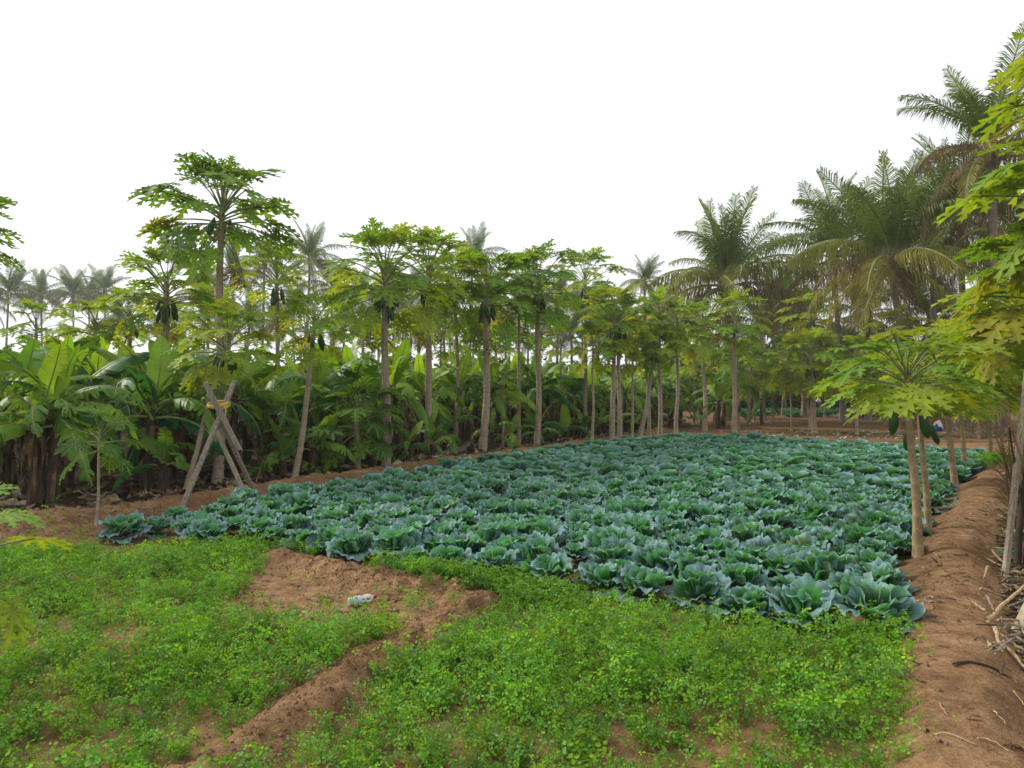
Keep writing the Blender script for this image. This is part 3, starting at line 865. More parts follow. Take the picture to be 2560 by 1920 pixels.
# the grove: rows behind the bank
P0 = Vector((-3.3, 10.6)); DIR = Vector((0.52, 0.854)); NRMV = Vector((-0.854, 0.52))
cnt = 0
for row in range(11):
    off = 2.0 + row * 1.35
    for k in range(-5, 20):
        a = k * 1.2 + (0.7 if row % 2 else 0) + rng.uniform(-.35, .35)
        o_ = off + rng.uniform(-.4, .4)
        q = P0 + DIR * a + NRMV * o_
        px = 1280 + q.x / q.y * FPX
        if q.y < 8.2 or px < -260 or px > 1800 or q.y > 36: continue
        if row > 4 and rng.random() < 0.35: continue
        if row == 0 and a < 0.6: continue
        cnt += 1
        banana(q.x, q.y, rng.uniform(0.95, 1.35) + 0.014 * q.y, rng.uniform(0.95, 1.3), L_BAN if row < 2 else 'banana plant deep inside the grove, only its upper leaves showing', G_BAN if row < 2 else 'banana plants deep in the grove', 700 + cnt, nl=(13 if row < 3 else 9), ndead=(3 if row < 3 else 1), tone=rng.uniform(.35, .75), sheath=row < 4)
for k in range(16):                       # young suckers in front of the stems
    q = P0 + DIR * (k * 1.05 + 1.0 + rng.uniform(-.3, .3)) + NRMV * rng.uniform(1.0, 1.7)
    banana(q.x, q.y, rng.uniform(.3, .6), rng.uniform(.6, .9), 'low young banana sucker growing in front of the brown stems', 'banana suckers in front of the grove', 950 + k, nl=7, ndead=0, tone=rng.uniform(.3, .6), sheath=False)
# a few scattered bananas on the far soil
for (px, py, h) in [(1905, 1062, 1.1), (1795, 1072, 1.1), (1808, 1066, 1.0), (1880, 1046, 1.2), (1700, 1060, 1.3), (1755, 1056, 1.3)]:
    ban_px(px, py, h, 1.3, 'banana plant with upright leaves among the far thin papayas', 'far bananas among the papayas', tone=.45, ndead=1, nl=7)

# ------------------------------------------------------------------ coconut palms
def frond(seed, e0, e1, droop, nleaf=74, dead=False):
    r = random.Random(seed)
    n = 14
    pts = bend_curve(1.0, e0, e1, n)
    tw = r.uniform(-.05, .05)
    pts = [p + Vector((0, tw * (i / n) ** 2, 0)) for i, p in enumerate(pts)]
    V, F = [], []
    for side in (1, -1):
        for k in range(nleaf):
            s = 0.16 + 0.84 * (k + r.uniform(-.3, .3)) / nleaf
            s = min(0.995, max(0.14, s))
            x = s * n; i = min(n - 1, int(x)); p = pts[i].lerp(pts[i + 1], x - i)
            tg = (pts[i + 1] - pts[i]).normalized(); up = Vector((-tg.z, 0, tg.x))
            u = (s - 0.14) / 0.86
            L = 0.265 * (math.sin(math.pi * min(1, 0.18 + 0.74 * u)) ** 0.75) * r.uniform(.82, 1.1)
            if dead and r.random() < .25: continue
            fa = R(60 - 32 * u + r.uniform(-6, 6))
            d = (tg * math.cos(fa) + Vector((0, side, 0)) * math.sin(fa) + up * 0.30).normalized()
            dr = droop * r.uniform(.7, 1.35)
            wv = tg * (0.0066 * (1 - .3 * u) * (0.7 if dead else 1.0))
            p1 = p + d * (L * .5) + Vector((0, 0, -dr * L * .16))
            p2 = p + d * (L * (1 - 0.18 * dr)) + Vector((0, 0, -dr * L * .62))
            o = len(V)
            V += [p - wv * .6, p + wv * .6, p1 - wv, p1 + wv, p2]
            F += [(o, o + 1, o + 3, o + 2), (o + 2, o + 3, o + 4)]
    rv, rf = tube(pts, [0.013 * (1 - .85 * i / n) + 0.0015 for i in range(n + 1)], 5, cap=False)
    o = len(V)
    return only_mesh('frond', V + rv, F + [tuple(i + o for i in q) for q in rf], None, smooth=False, mats=[M['palm_leaf'], M['petiole'] if not dead else M['dry']], fmat=[0] * len(F) + [1] * len(rf))

FR = [[frond(400 + j, 86, 60 - 14 * j, .6) for j in range(2)], [frond(410 + j, 68, 10 - 12 * j, 1.05) for j in range(3)], [frond(420 + j, 46, -42, 1.6) for j in range(3)],
      [frond(430 + j, 20, -62, 1.7) for j in range(3)], [frond(440 + j, -12, -80, 1.3) for j in range(3)], [frond(450 + j, -45, -88, 1.0, 40, True) for j in range(2)]]

def nut_mesh():
    v, f = lathe([(0.11, .01), (.09, .06), (.03, .10), (-.04, .10), (-.10, .06), (-.13, .01)], 8)
    return only_mesh('coconut', v, f, M['coconut'])
NUT = nut_mesh()
def boot_mesh():
    r = random.Random(9); V, F = [], []
    for i in range(26):
        a = i * 2.4; z = -0.45 + 0.5 * i / 26; o = len(V)
        d = Vector((math.cos(a), math.sin(a), 0)); s = Vector((-d.y, d.x, 0)) * .055
        p = d * .13 + Vector((0, 0, z)); q = d * .30 + Vector((0, 0, z + .22))
        V += [p - s, p + s, q + s * .5, q - s * .5, p - s + Vector((0, 0, .06)), p + s + Vector((0, 0, .06))]
        F += [(o, o + 1, o + 2, o + 3), (o + 4, o + 3, o + 2, o + 5), (o, o + 3, o + 4), (o + 1, o + 5, o + 2)]
    return only_mesh('leaf_base', V, F, M['dry'])
BOOT = boot_mesh()

def palm(foot, head, fl, label, group=None, seed=0, nf=30, dia=0.26, tone=0.4, nnut=5, bow=(0, 0), brown=.12, name='coconut_palm'):
    r = random.Random(seed * 31 + 1)
    root = thing(name, label, 'palm tree', foot, 0, group)
    tv = head - foot; H = tv.length; n = 22
    bw = Vector((bow[0], bow[1], 0))
    pts = [tv * (i / n) + bw * math.sin(math.pi * i / n) for i in range(n + 1)]
    pts[0].z -= .1
    rr = [.5 * dia * (1.0 + .5 * math.exp(-i * .9) - .35 * i / n) * (1 + .02 * math.sin(i * 2.9)) for i in range(n + 1)]
    v, f = tube(pts, rr, 10)
    mesh_obj('trunk', v, f, M['palm_trunk'], root)
    inst('leaf_base', BOOT, root, Matrix.Translation(tv) @ Matrix.Scale(dia / .26, 4))
    ga = r.uniform(0, 6.28)
    for i in range(nf):
        age = i / (nf - 1)
        ga += 2.39996 + r.uniform(-.2, .2)
        cl = min(4, max(0, int(age ** 1.15 * 4.75 + r.uniform(-.4, .4))))
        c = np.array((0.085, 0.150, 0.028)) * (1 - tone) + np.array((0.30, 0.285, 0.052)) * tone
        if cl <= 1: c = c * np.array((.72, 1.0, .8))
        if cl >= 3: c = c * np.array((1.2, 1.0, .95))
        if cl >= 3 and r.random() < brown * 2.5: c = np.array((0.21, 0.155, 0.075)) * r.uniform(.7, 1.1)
        s = fl * r.uniform(.85, 1.1) * (1.0 if cl == 0 else 1)
        Mx = Matrix.Translation(tv + Vector((0, 0, .12 * (1 - 2 * age)))) @ Matrix.Rotation(ga, 4, 'Z') @ Matrix.Rotation(R(r.uniform(-9, 9)), 4, 'Y') @ Matrix.Rotation(R(r.uniform(-30, 30)), 4, 'X') @ Matrix.Scale(s, 4)
        pool = FR[cl]
        inst('frond', pool[r.randrange(len(pool))], root, Mx, c * r.uniform(.8, 1.2))
    for i in range(int(nf * brown)):
        Mx = Matrix.Translation(tv + Vector((0, 0, -.25))) @ Matrix.Rotation(r.uniform(0, 6.28), 4, 'Z') @ Matrix.Scale(fl * r.uniform(.6, .8), 4)
        inst('dead_frond', FR[5][r.randrange(2)], root, Mx, np.array((0.20, 0.14, 0.07)) * r.uniform(.6, 1.2))
    for i in range(nnut):
        a = i * 1.3 + r.uniform(-.3, .3)
        inst('coconut', NUT, root, Matrix.Translation(tv + Vector((math.cos(a) * .26, math.sin(a) * .26, -.28 - .1 * (i % 2)))))
    return root

def palm_px(hx, hy, d, r_px, label, group=None, fx=None, fd=None, **k):
    palm_px.n += 1
    fd = fd or d; fx = fx if fx is not None else hx
    x = (fx - 1280) / FPX * fd
    return palm(Vector((x, fd, gz(x, fd))), at(hx, hy, d), r_px / FPX * d, label, group, seed=palm_px.n, **k)
palm_px.n = 0
palm_px(1815, 715, 36, 235, 'full coconut palm standing alone on the skyline behind the papaya row', nf=34, tone=.5, dia=.40, nnut=0, brown=.2)
palm_px(2228, 655, 27, 270, 'coconut palm with curved leaning trunk behind the footpath', fx=2382, nf=34, tone=.5, dia=.34, nnut=7, brown=.16, bow=(-.5, 0))
palm_px(2085, 640, 35, 215, 'coconut palm close behind the one with curved trunk', fx=2110, nf=27, tone=.45, dia=.3, brown=.2)
palm_px(2480, 375, 25, 260, 'tallest coconut palm, its crown high above the fence papayas', fx=2500, nf=28, tone=.5, dia=.34, brown=.2)
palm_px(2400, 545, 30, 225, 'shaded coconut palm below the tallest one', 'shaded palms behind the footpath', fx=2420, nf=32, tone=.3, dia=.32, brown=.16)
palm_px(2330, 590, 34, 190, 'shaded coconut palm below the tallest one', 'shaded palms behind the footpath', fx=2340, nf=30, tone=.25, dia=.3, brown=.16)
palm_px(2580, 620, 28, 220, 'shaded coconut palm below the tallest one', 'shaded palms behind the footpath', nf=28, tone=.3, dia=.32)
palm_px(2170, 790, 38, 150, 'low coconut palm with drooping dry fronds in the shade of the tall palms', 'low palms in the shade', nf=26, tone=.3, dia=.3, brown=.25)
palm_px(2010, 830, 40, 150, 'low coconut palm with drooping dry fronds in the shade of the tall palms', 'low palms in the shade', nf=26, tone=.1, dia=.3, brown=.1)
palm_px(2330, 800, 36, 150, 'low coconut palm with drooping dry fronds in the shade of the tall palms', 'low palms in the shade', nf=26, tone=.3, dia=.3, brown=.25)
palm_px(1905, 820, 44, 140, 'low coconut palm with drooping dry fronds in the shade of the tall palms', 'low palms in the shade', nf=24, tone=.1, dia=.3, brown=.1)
palm_px(1960, 745, 50, 120, 'hazy coconut palm between the lone palm and the tall cluster', 'hazy palms beside the cluster', nf=28, tone=.3, dia=.3)
palm_px(1612, 705, 62, 70, 'small hazy palm peeking over the papaya row beside the lone palm', nf=24, tone=.3, dia=.3)
G_PF = 'distant coconut palms beyond the grove'
L_PF = 'hazy distant coconut palm beyond the banana grove'
for hx, hy, d, r_ in [(22, 735, 80, 85), (105, 742, 90, 78), (178, 738, 92, 78), (222, 742, 98, 72), (258, 728, 95, 70), (585, 690, 70, 90), (662, 660, 66, 85), (775, 650, 62, 100), (832, 722, 72, 85),
                      (905, 745, 68, 85), (985, 752, 75, 80), (1060, 730, 70, 85), (1180, 655, 64, 95), (1232, 740, 72, 85), (1302, 742, 66, 85), (1396, 752, 62, 95), (1452, 772, 75, 75), (1500, 785, 58, 95), (1555, 800, 70, 75),
                      (-40, 760, 85, 80), (620, 800, 60, 85), (700, 820, 66, 80), (860, 815, 58, 90), (945, 825, 64, 80), (1025, 815, 60, 85), (1110, 830, 66, 80), (1200, 820, 58, 85), (1275, 825, 62, 80), (1350, 830, 58, 85), (1430, 835, 64, 80), (1530, 840, 58, 80), (560, 810, 66, 80), (300, 800, 70, 75), (420, 810, 70, 75), (505, 735, 80, 80), (1120, 770, 85, 70), (730, 760, 85, 70), (1690, 800, 60, 90), (1650, 780, 74, 75)]:
    d *= 1.15
    palm_px(hx + rng.uniform(-4, 4), hy, d + rng.uniform(-4, 4), r_, L_PF, G_PF, fx=hx + rng.uniform(-22, 22), nf=26, tone=rng.uniform(.15, .45), dia=.32, nnut=0, brown=.14)

# ------------------------------------------------------------------ cabbages
def cabbage_leaf_geo(seed, e0, e1, L, spread, cup, ruf, lip, nu=31, nv=12):
    r = random.Random(seed)
    ph = [r.uniform(0, 6.28) for _ in range(4)]
    n = nv - 1
    V, F, UV = [], [], []
    # arc along the midrib
    arc = [(0.0, 0.0, R(e0))]
    sub = 24
    for i in range(sub):
        q_ = (i + .5) / sub
        e = R(e0 + (e1 - e0) * q_ ** 1.4 - lip * max(0, q_ - .66) ** 1.5 / .2)
        x, z, _ = arc[-1]
        arc.append((x + math.cos(e) / sub, z + math.sin(e) / sub, e))
    def on_arc(s):
        s = min(1.12, max(0, s)); q = min(sub - 1, int(s * sub)); t = s * sub - q
        a, b = arc[q], arc[q + 1]
        return a[0] + (b[0] - a[0]) * t, a[1] + (b[1] - a[1]) * t, b[2]
    for j in range(nv):
        v = j / n
        for i in range(nu):
            u = -1 + 2 * i / (nu - 1)
            th = R(spread) * u * (0.25 + 0.75 * v ** 0.5)
            rho = (0.05 + 0.95 * v) * (1 - 0.12 * u * u - 0.26 * u ** 6 + v ** 4 * (0.05 * math.sin(6 * u + ph[0]) + 0.035 * math.sin(15 * u + ph[3])))
            x = rho * math.cos(th); y = rho * math.sin(th)
            nz = cup * y * y * 1.1 + ruf * (v ** 3) * (0.55 * math.sin(u * 6.5 + ph[1]) * (0.5 + 0.5 * abs(u)) + 0.85 * v * v * math.sin(u * 21 + ph[2]) + 0.4 * v * v * math.sin(u * 33 + ph[0]))
            nz -= 0.16 * ruf * 6 * max(0, v - .8) ** 2 * 5
            ax_, az_, e = on_arc(x)
            V.append(Vector((ax_ - math.sin(e) * nz, y, az_ + math.cos(e) * nz)) * L)
            UV.append((0.5 + 0.5 * u, v))
    for j in range(nv - 1):
        for i in range(nu - 1):
            a = j * nu + i
            F.append((a, a + nu, a + nu + 1, a + 1))
    return V, F, UV

CC = [(86, 102, .18, 62, .6, .04, 10), (74, 80, .245, 66, .5, .06, 60), (55, 52, .285, 66, .4, .07, 70), (32, 8, .30, 64, .28, .08, 50), (10, -22, .30, 58, .2, .085, 30)]
CABL, CABLO = [], []
for i, c in enumerate(CC):
    row, rowlo = [], []
    for j in range(3):
        v, f, uv = cabbage_leaf_geo(600 + i * 5 + j, *c)
        row.append(only_mesh('cabbage_leaf', v, f, M['cabbage_leaf'], uv=uv))
        v, f, uv = cabbage_leaf_geo(600 + i * 5 + j, *c, nu=8, nv=5)
        rowlo.append((np.array([tuple(p) for p in v]), np.array(f), np.array(uv)))
    CABL.append(row); CABLO.append(rowlo)

def cabbage_layout(r):
    """class, azimuth, scale and colour of each leaf of one plant"""
    out = []
    for cl, n in ((0, 3), (1, 3), (2, 4), (3, 4), (4, 3)):
        a0 = r.uniform(0, 6.28)
        for k in range(n):
            if cl == 4 and r.random() < .4: continue
            a = a0 + 6.283 * k / n + r.uniform(-.35, .35)
            g = np.array((0.028, 0.158, 0.016)) if cl < 2 else np.array((0.026, 0.118, 0.026)) if cl == 2 else np.array((0.032, 0.090, 0.060))
            if r.random() < .15: g = np.array((0.055, 0.120, 0.098))
            if r.random() < .04: g = np.array((0.16, 0.20, 0.04))
            out.append((cl, a, r.uniform(.85, 1.15), r.uniform(-14, 12), r.uniform(-20, 20), g * r.uniform(.72, 1.25), r.randrange(3)))
    return out

spots = []
rd = Vector((0.545, 0.838)); rn = Vector((0.838, -0.545))
o0 = Vector((-4.45, 7.75))
for i in range(-8, 54):
    for j in range(-18, 38):
        q = o0 + rd * (i * 0.375) + rn * (j * 0.355 + (0.17 if i % 2 else 0))
        q = q + Vector((rng.uniform(-.075, .075), rng.uniform(-.075, .075)))
        spots.append((q.x, q.y))
sx_ = np.array(spots)
ok = inpoly(sx_[:, 0], sx_[:, 1], FIELD)
ok &= seg_dist(sx_[:, 0], sx_[:, 1], PATH) > 0.44
ok &= seg_dist(sx_[:, 0], sx_[:, 1], BUND) > 0.34
ok &= seg_dist(sx_[:, 0], sx_[:, 1], BANK) > 0.55
sx_ = sx_[ok]
# the photograph's front edge: a few plants placed singly
extra = [ground_at(308, 1352), ground_at(395, 1338), ground_at(2190, 1575), ground_at(2008, 1568), ground_at(1872, 1545), ground_at(1745, 1515), ground_at(1610, 1500), ground_at(1505, 1482), ground_at(1380, 1462)]
ex = np.array([(p.x, p.y) for p in extra])
keep = np.min(np.hypot(sx_[:, None, 0] - ex[None, :, 0], sx_[:, None, 1] - ex[None, :, 1]), axis=1) > 0.29
sx_ = np.concatenate([ex, sx_[keep]])
pxs = 1280 + sx_[:, 0] / sx_[:, 1] * FPX
vis = (pxs > 425) & (pxs < 2680)
vis[:len(ex)] = True
sx_ = sx_[vis]
order = np.argsort(np.hypot(sx_[:, 0], sx_[:, 1]))
sx_ = sx_[order]
NB_IND = 300
L_CAB = 'leafy cabbage plant with frilled blue-green leaves in the field'
G_CAB = 'cabbages in the field'
fieldV, fieldT, fieldC, fieldUV = [], [], [], []
nv_ = 0
for k, (x, y) in enumerate(sx_):
    r = random.Random(9000 + k)
    size = .74 * r.choice((.74, .85, .95, 1.0, 1.06, 1.2)) * r.uniform(.93, 1.07)
    lab, grp = L_CAB, G_CAB
    dx = np.hypot(x - ex[:, 0], y - ex[:, 1])
    if dx[0] < .01: lab, grp, size = 'stray cabbage on bare soil apart from the field, beside the bank', None, .85
    if dx[1] < .01: lab, grp, size = 'small cabbage on the bare soil between the stray one and the field', None, .6
    if dx[2] < .01: lab, grp, size = 'widest cabbage with flat spread leaves at the field corner beside the footpath', None, .98
    if dx[3] < .01: size = .88
    if lab == L_CAB:
        eb = seg_dist(np.array([x]), np.array([y]), [(-4.45, 7.75), (-1.6, 6.55), (0.2, 5.55), (1.4, 4.72), (2.35, 4.35)])[0]
        ep = seg_dist(np.array([x]), np.array([y]), PATH)[0]; ek = seg_dist(np.array([x]), np.array([y]), BANK)[0]
        if eb < .34: lab, grp = ('cabbage in the outermost row beside the seedling bed' if x > .1 else 'cabbage in the outermost row behind the dark weeds and bare patch'), ('outermost cabbages by the seedling bed' if x > .1 else 'outermost cabbages by the weeds')
        elif ep < .72: lab, grp = 'cabbage at the field edge along the earth footpath', 'cabbages along the footpath'
        elif ek < .95: lab, grp = 'cabbage at the field edge along the bank below the papaya row', 'cabbages along the bank'
    z = gz(x, y) - 0.01
    rz = r.uniform(0, 6.28)
    if k < NB_IND:
        root = thing('cabbage', lab, 'cabbage', (x, y, z), rz, grp)
    W = Matrix.Translation((x, y, z)) @ Matrix.Rotation(rz, 4, 'Z')
    for (cl, a, s, ty, tx, c, vi) in cabbage_layout(r):
        Mx = Matrix.Translation((math.cos(a) * .015, math.sin(a) * .015, (.05, .055, .05, .045, .04)[cl])) @ Matrix.Rotation(a, 4, 'Z') @ Matrix.Rotation(R(ty), 4, 'Y') @ Matrix.Rotation(R(tx), 4, 'X') @ Matrix.Scale(s * size, 4)
        if k < NB_IND:
            inst('leaf', CABL[cl][vi], root, Mx, c)
        else:
            v, f, uv = CABLO[cl][vi]
            Wm = np.array(W @ Mx)
            fieldV.append(v @ Wm[:3, :3].T + Wm[:3, 3]); fieldT.append(f + nv_)
            wx = np.clip((uv[:, 1] - .66) * 2.6, 0, .85)[:, None]
            fieldC.append(np.tile(c, (len(v), 1)) * (1 - wx) + np.array((0.25, 0.40, 0.46)) * wx)
            nv_ += len(v)
o = big_mesh('cabbage_rows', np.concatenate(fieldV), np.concatenate(fieldT), M['cabbage_far'], np.concatenate(fieldC), smooth=True)
tag(o, 'back part of the cabbage field, plants merging into one blue-green mass', 'cabbage field', kind='stuff')

# far cabbage plot beyond the brown soil
V_, T_, C_ = [], [], []; nv_ = 0
for k in range(420):
    px = rng.uniform(1840, 2480); d = rng.uniform(40, 62)
    x = (px - 1280) / FPX * d
    r = random.Random(k)
    W = Matrix.Translation((x, d, gz(x, d))) @ Matrix.Rotation(r.uniform(0, 6), 4, 'Z')
    for (cl, a, s, ty, tx, c, vi) in cabbage_layout(r):
        if cl in (0, 4): continue
        v, f, uv = CABLO[cl][vi]
        v = v.reshape(5, 8, 3)[::2, ::3].reshape(-1, 3)
        f2 = np.array([(j * 3 + i, (j + 1) * 3 + i, (j + 1) * 3 + i + 1, j * 3 + i + 1) for j in range(2) for i in range(2)])
        Wm = np.array(W @ Matrix.Rotation(a, 4, 'Z') @ Matrix.Scale(s * 1.5, 4))
        V_.append(v @ Wm[:3, :3].T + Wm[:3, 3]); T_.append(f2 + nv_); nv_ += len(v)
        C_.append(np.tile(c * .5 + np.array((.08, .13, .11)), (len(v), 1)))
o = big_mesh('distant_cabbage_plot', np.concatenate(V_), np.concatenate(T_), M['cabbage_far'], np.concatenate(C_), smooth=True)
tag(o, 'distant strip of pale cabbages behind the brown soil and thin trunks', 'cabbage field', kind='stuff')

# ------------------------------------------------------------------ herb beds (low green seedlings)
def herb_template(seed, stems, hmin, hmax, leafw, nleaf=3, big=False):
    r = random.Random(seed)
    V, T, K = [], [], []
    def tri(*p):
        o = len(V); V.extend(p); T.append((o, o + 1, o + 2))
    for i in range(stems):
        a = r.uniform(0, 6.28); h = r.uniform(hmin, hmax); lean = r.uniform(.1, .75)
        b = Vector((r.uniform(-.012, .012), r.uniform(-.012, .012), -.01))
        tip = b + Vector((math.cos(a) * lean * h, math.sin(a) * lean * h, h))
        mid = b.lerp(tip, .5) + Vector((0, 0, h * .12))
        sd = Vector((-math.sin(a), math.cos(a), 0)) * .0012
        V0 = len(V); tri(b - sd, b + sd, mid); tri(mid - sd, mid + sd, tip)
        K += [.75] * (len(V) - V0)
        heads = [(tip, 1.0)]
        if big or r.random() < .55: heads.append((mid, .75))
        for hp, hs in heads:
            nrm = Vector((math.cos(a) * .5 + r.uniform(-.8, .8), math.sin(a) * .5 + r.uniform(-.8, .8), .8)).normalized()
            xa = nrm.cross(Vector((r.uniform(-1, 1), r.uniform(-1, 1), .1))).normalized(); ya = nrm.cross(xa)
            kk = r.uniform(.75, 1.3)
            for q in range(nleaf):
                th = 6.283 * q / nleaf + r.uniform(-.3, .3)
                dv = xa * math.cos(th) + ya * math.sin(th); sv = nrm.cross(dv)
                w_ = leafw * hs * r.uniform(.8, 1.25); l_ = w_ * 1.35
                c0 = hp + dv * .002
                bow = nrm * (-.25 * l_)
                p1 = c0 + dv * l_ * .55 + sv * w_ * .55; p2 = c0 + dv * l_ + bow + sv * w_ * .2; p3 = c0 + dv * l_ + bow - sv * w_ * .2; p4 = c0 + dv * l_ * .55 - sv * w_ * .55
                o = len(V); V.extend([c0, p1, p2, p3, p4]); T.extend([(o, o + 1, o + 2), (o, o + 2, o + 3), (o, o + 3, o + 4)])
                K += [kk] * 5
    return np.array([tuple(v) for v in V]), np.array(T), np.array(K)

def scatter(name, pts, templates, scale, mat, palette, label, cat, seed=1, tilt=.25):
    rs = np.random.RandomState(seed)
    Vs, Ts, Cs = [], [], []; nv = 0
    ti = rs.randint(0, len(templates), len(pts))
    Z = hfun(pts[:, 0], pts[:, 1])
    for t, (v, f, kk) in enumerate(templates):
        sel = np.where(ti == t)[0]
        n = len(sel)
        if n == 0: continue
        a = rs.uniform(0, 6.283, n); s = scale[sel] * rs.uniform(.75, 1.3, n)
        tx = rs.normal(0, tilt, n); ty = rs.normal(0, tilt, n)
        ca, sa = np.cos(a), np.sin(a)
        x = v[None, :, 0] * ca[:, None] - v[None, :, 1] * sa[:, None]
        y = v[None, :, 0] * sa[:, None] + v[None, :, 1] * ca[:, None]
        z = np.repeat(v[None, :, 2], n, 0)
        x = (x + z * tx[:, None]) * s[:, None] + pts[sel, 0][:, None]
        y = (y + z * ty[:, None]) * s[:, None] + pts[sel, 1][:, None]
        z = z * s[:, None] + Z[sel][:, None]
        Vs.append(np.stack([x, y, z], -1).reshape(-1, 3))
        Ts.append((f[None] + (np.arange(n) * len(v))[:, None, None] + nv).reshape(-1, 3))
        pc = palette[rs.randint(0, len(palette), n)] * rs.uniform(.8, 1.2, (n, 1))
        Cs.append((pc[:, None, :] * kk[None, :, None]).reshape(-1, 3))
        nv += n * len(v)
    o = big_mesh(name, np.concatenate(Vs), np.concatenate(Ts), mat, np.concatenate(Cs))
    return tag(o, label, cat, kind='stuff')

HT = [herb_template(700 + j, 5 + j % 3, .035, .115 + .014 * (j % 5), .0085 + .001 * (j % 4)) for j in range(12)]
HPAL = np.array([(.155, .36, .026), (.125, .32, .026), (.19, .40, .03), (.10, .26, .04), (.23, .37, .03), (.155, .33, .08)])
BED_R = [(1.6, 1.9), (1.0, 1.5), (-1.2, 1.7), (-1.12, 2.6), (-0.76, 3.6), (-0.26, 4.5), (0.0, 5.25), (1.0, 4.95), (1.65, 4.45), (2.6, 4.25), (2.2, 3.4)]
BED_L = [(-1.4, 2.0), (-4.8, 2.0), (-6.2, 5.0), (-4.4, 5.6), (-3.2, 6.4), (-2.2, 6.6), (-2.0, 5.9), (-2.0, 5.3), (-1.85, 4.8), (-1.2, 4.68), (-0.56, 4.58), (-0.66, 4.2), (-1.0, 3.4)]
BED_F = [(-6.6, 5.2), (-4.4, 5.65), (-3.4, 6.35), (-4.0, 6.9), (-5.2, 6.75), (-6.8, 6.6)]
def bed_points(poly, n, seed, bare):
    rs = np.random.RandomState(seed)
    p = np.array(poly); lo, hi = p.min(0), p.max(0)
    q = rs.uniform(lo, hi, (n, 2))
    ok = inpoly(q[:, 0] + .2 * fbm(q[:, 0], q[:, 1], 2.3, 2, 61), q[:, 1] + .2 * fbm(q[:, 0], q[:, 1], 2.3, 2, 62), poly)
    dens = fbm(q[:, 0], q[:, 1], 1.3, 2, 77) * .28 + fbm(q[:, 0], q[:, 1], 9.0, 2, 78) * 1.1
    ok &= dens > bare - np.abs(rs.normal(0, .17, n)) + .05 * rs.uniform(0, 1, n)
    ok &= seg_dist(q[:, 0], q[:, 1], BUND) > .15 + .08 * rs.uniform(0, 1, n)
    ok &= seg_dist(q[:, 0], q[:, 1], PATH) > .22 + .13 * rs.uniform(0, 1, n)
    q = q[ok]
    px = 1280 + q[:, 0] / q[:, 1] * FPX
    q = q[(px > -650) & (px < 2900)]
    return q
for poly, n, sd, bare, lab in ((BED_R, 12000, 81, .085, 'low bright green seedling bed between the earth bund and footpath'), (BED_L, 20000, 82, .085, 'patchy low green seedling bed beside the bare crusted soil'), (BED_F, 5200, 83, -.1, 'small green seedling plot behind the little ridge near the bananas')):
    q = bed_points(poly, n, sd, bare)
    sc_ = .7 + .75 * (fbm(q[:, 0], q[:, 1], 1.6, 2, 90) + .5)
    scatter('seedling_bed', q, HT, sc_, M['herb'], HPAL, lab, 'herb bed', sd)

# taller weeds along the cabbage edge
WT = [herb_template(740 + j, 9, .10, .24, .019, 3, True) for j in range(5)]
WPAL = np.array([(.10, .25, .024), (.075, .20, .026), (.14, .30, .028), (.16, .31, .03)])
def weeds_line(poly, n, width, seed):
    rs = np.random.RandomState(seed)
    out = []
    seg = np.array(poly); L = np.hypot(*(seg[1:] - seg[:-1]).T); cum = np.concatenate([[0], np.cumsum(L)])
    for _ in range(n):
        s = rs.uniform(0, cum[-1]); i = min(len(L) - 1, np.searchsorted(cum, s) - 1); i = max(i, 0); t = (s - cum[i]) / L[i]
        out.append(seg[i] + (seg[i + 1] - seg[i]) * t + rs.normal(0, width, 2))
    return np.array(out)
wp = np.concatenate([weeds_line([(-0.95, 5.95), (-0.35, 5.62), (0.1, 5.30), (0.42, 5.0)], 480, .14, 5), weeds_line([(-3.0, 6.65), (-2.4, 6.6)], 140, .14, 6), weeds_line([(-2.6, 6.95), (-1.7, 6.65)], 60, .1, 9)])
scatter('weeds', wp, WT, np.full(len(wp), .6), M['herb'], WPAL, 'tangle of taller dark green weeds between the bare patch and the cabbages', 'weeds', 31)
rs_ = np.random.RandomState(3)
sp = np.concatenate([weeds_line([(-2.4, 5.3), (-0.6, 4.9)], 42, .35, 11), weeds_line([(-5.6, 7.3), (-3.6, 7.9)], 60, .25, 12), weeds_line([(-0.75, 5.4), (-0.45, 5.05)], 26, .1, 15)])
scatter('sparse_weeds', sp, HT, rs_.uniform(.6, 1.1, len(sp)), M['herb'], HPAL, 'few small weeds sprouting singly from the bare soil', 'weeds', 32)
gp = weeds_line([(8.2, 13.1), (9.1, 14.2)], 160, .22, 17)
scatter('grass_tuft', gp, WT, np.full(len(gp), .9), M['herb'], WPAL, 'green weed patch where the footpath meets the far field corner', 'weeds', 33)

# loose soil crumbs on the bunds
def crumb_template(seed):
    r = random.Random(seed)
    v = [Vector((r.uniform(.6, 1), 0, 0)), Vector((-r.uniform(.6, 1), .1, 0)), Vector((0, r.uniform(.6, 1), 0)), Vector((.1, -r.uniform(.6, 1), 0)), Vector((0.1, 0, r.uniform(.5, .9))), Vector((0, 0, -.4))]
    f = [(0, 2, 4), (2, 1, 4), (1, 3, 4), (3, 0, 4), (2, 0, 5), (1, 2, 5), (3, 1, 5), (0, 3, 5)]
    return np.array([tuple(p) for p in v]), np.array(f), np.full(6, 1.0)
CT = [crumb_template(j) for j in range(5)]
cp = np.concatenate([weeds_line(BUND, 4200, .15, 21), weeds_line(PATH[1:6], 500, .3, 22), weeds_line(BANK[1:5], 700, .3, 23), weeds_line([(-2.4, 5.3), (-0.6, 4.9)], 600, .4, 24)])
scatter('soil_crumbs', cp, CT, np.abs(rs_.normal(0, .0062, len(cp))) + .003, M['litter'], np.array([(.16, .085, .042), (.22, .125, .065), (.27, .17, .10)]), 'loose crumbs of brown soil along the bunds', 'soil crumbs', 34)

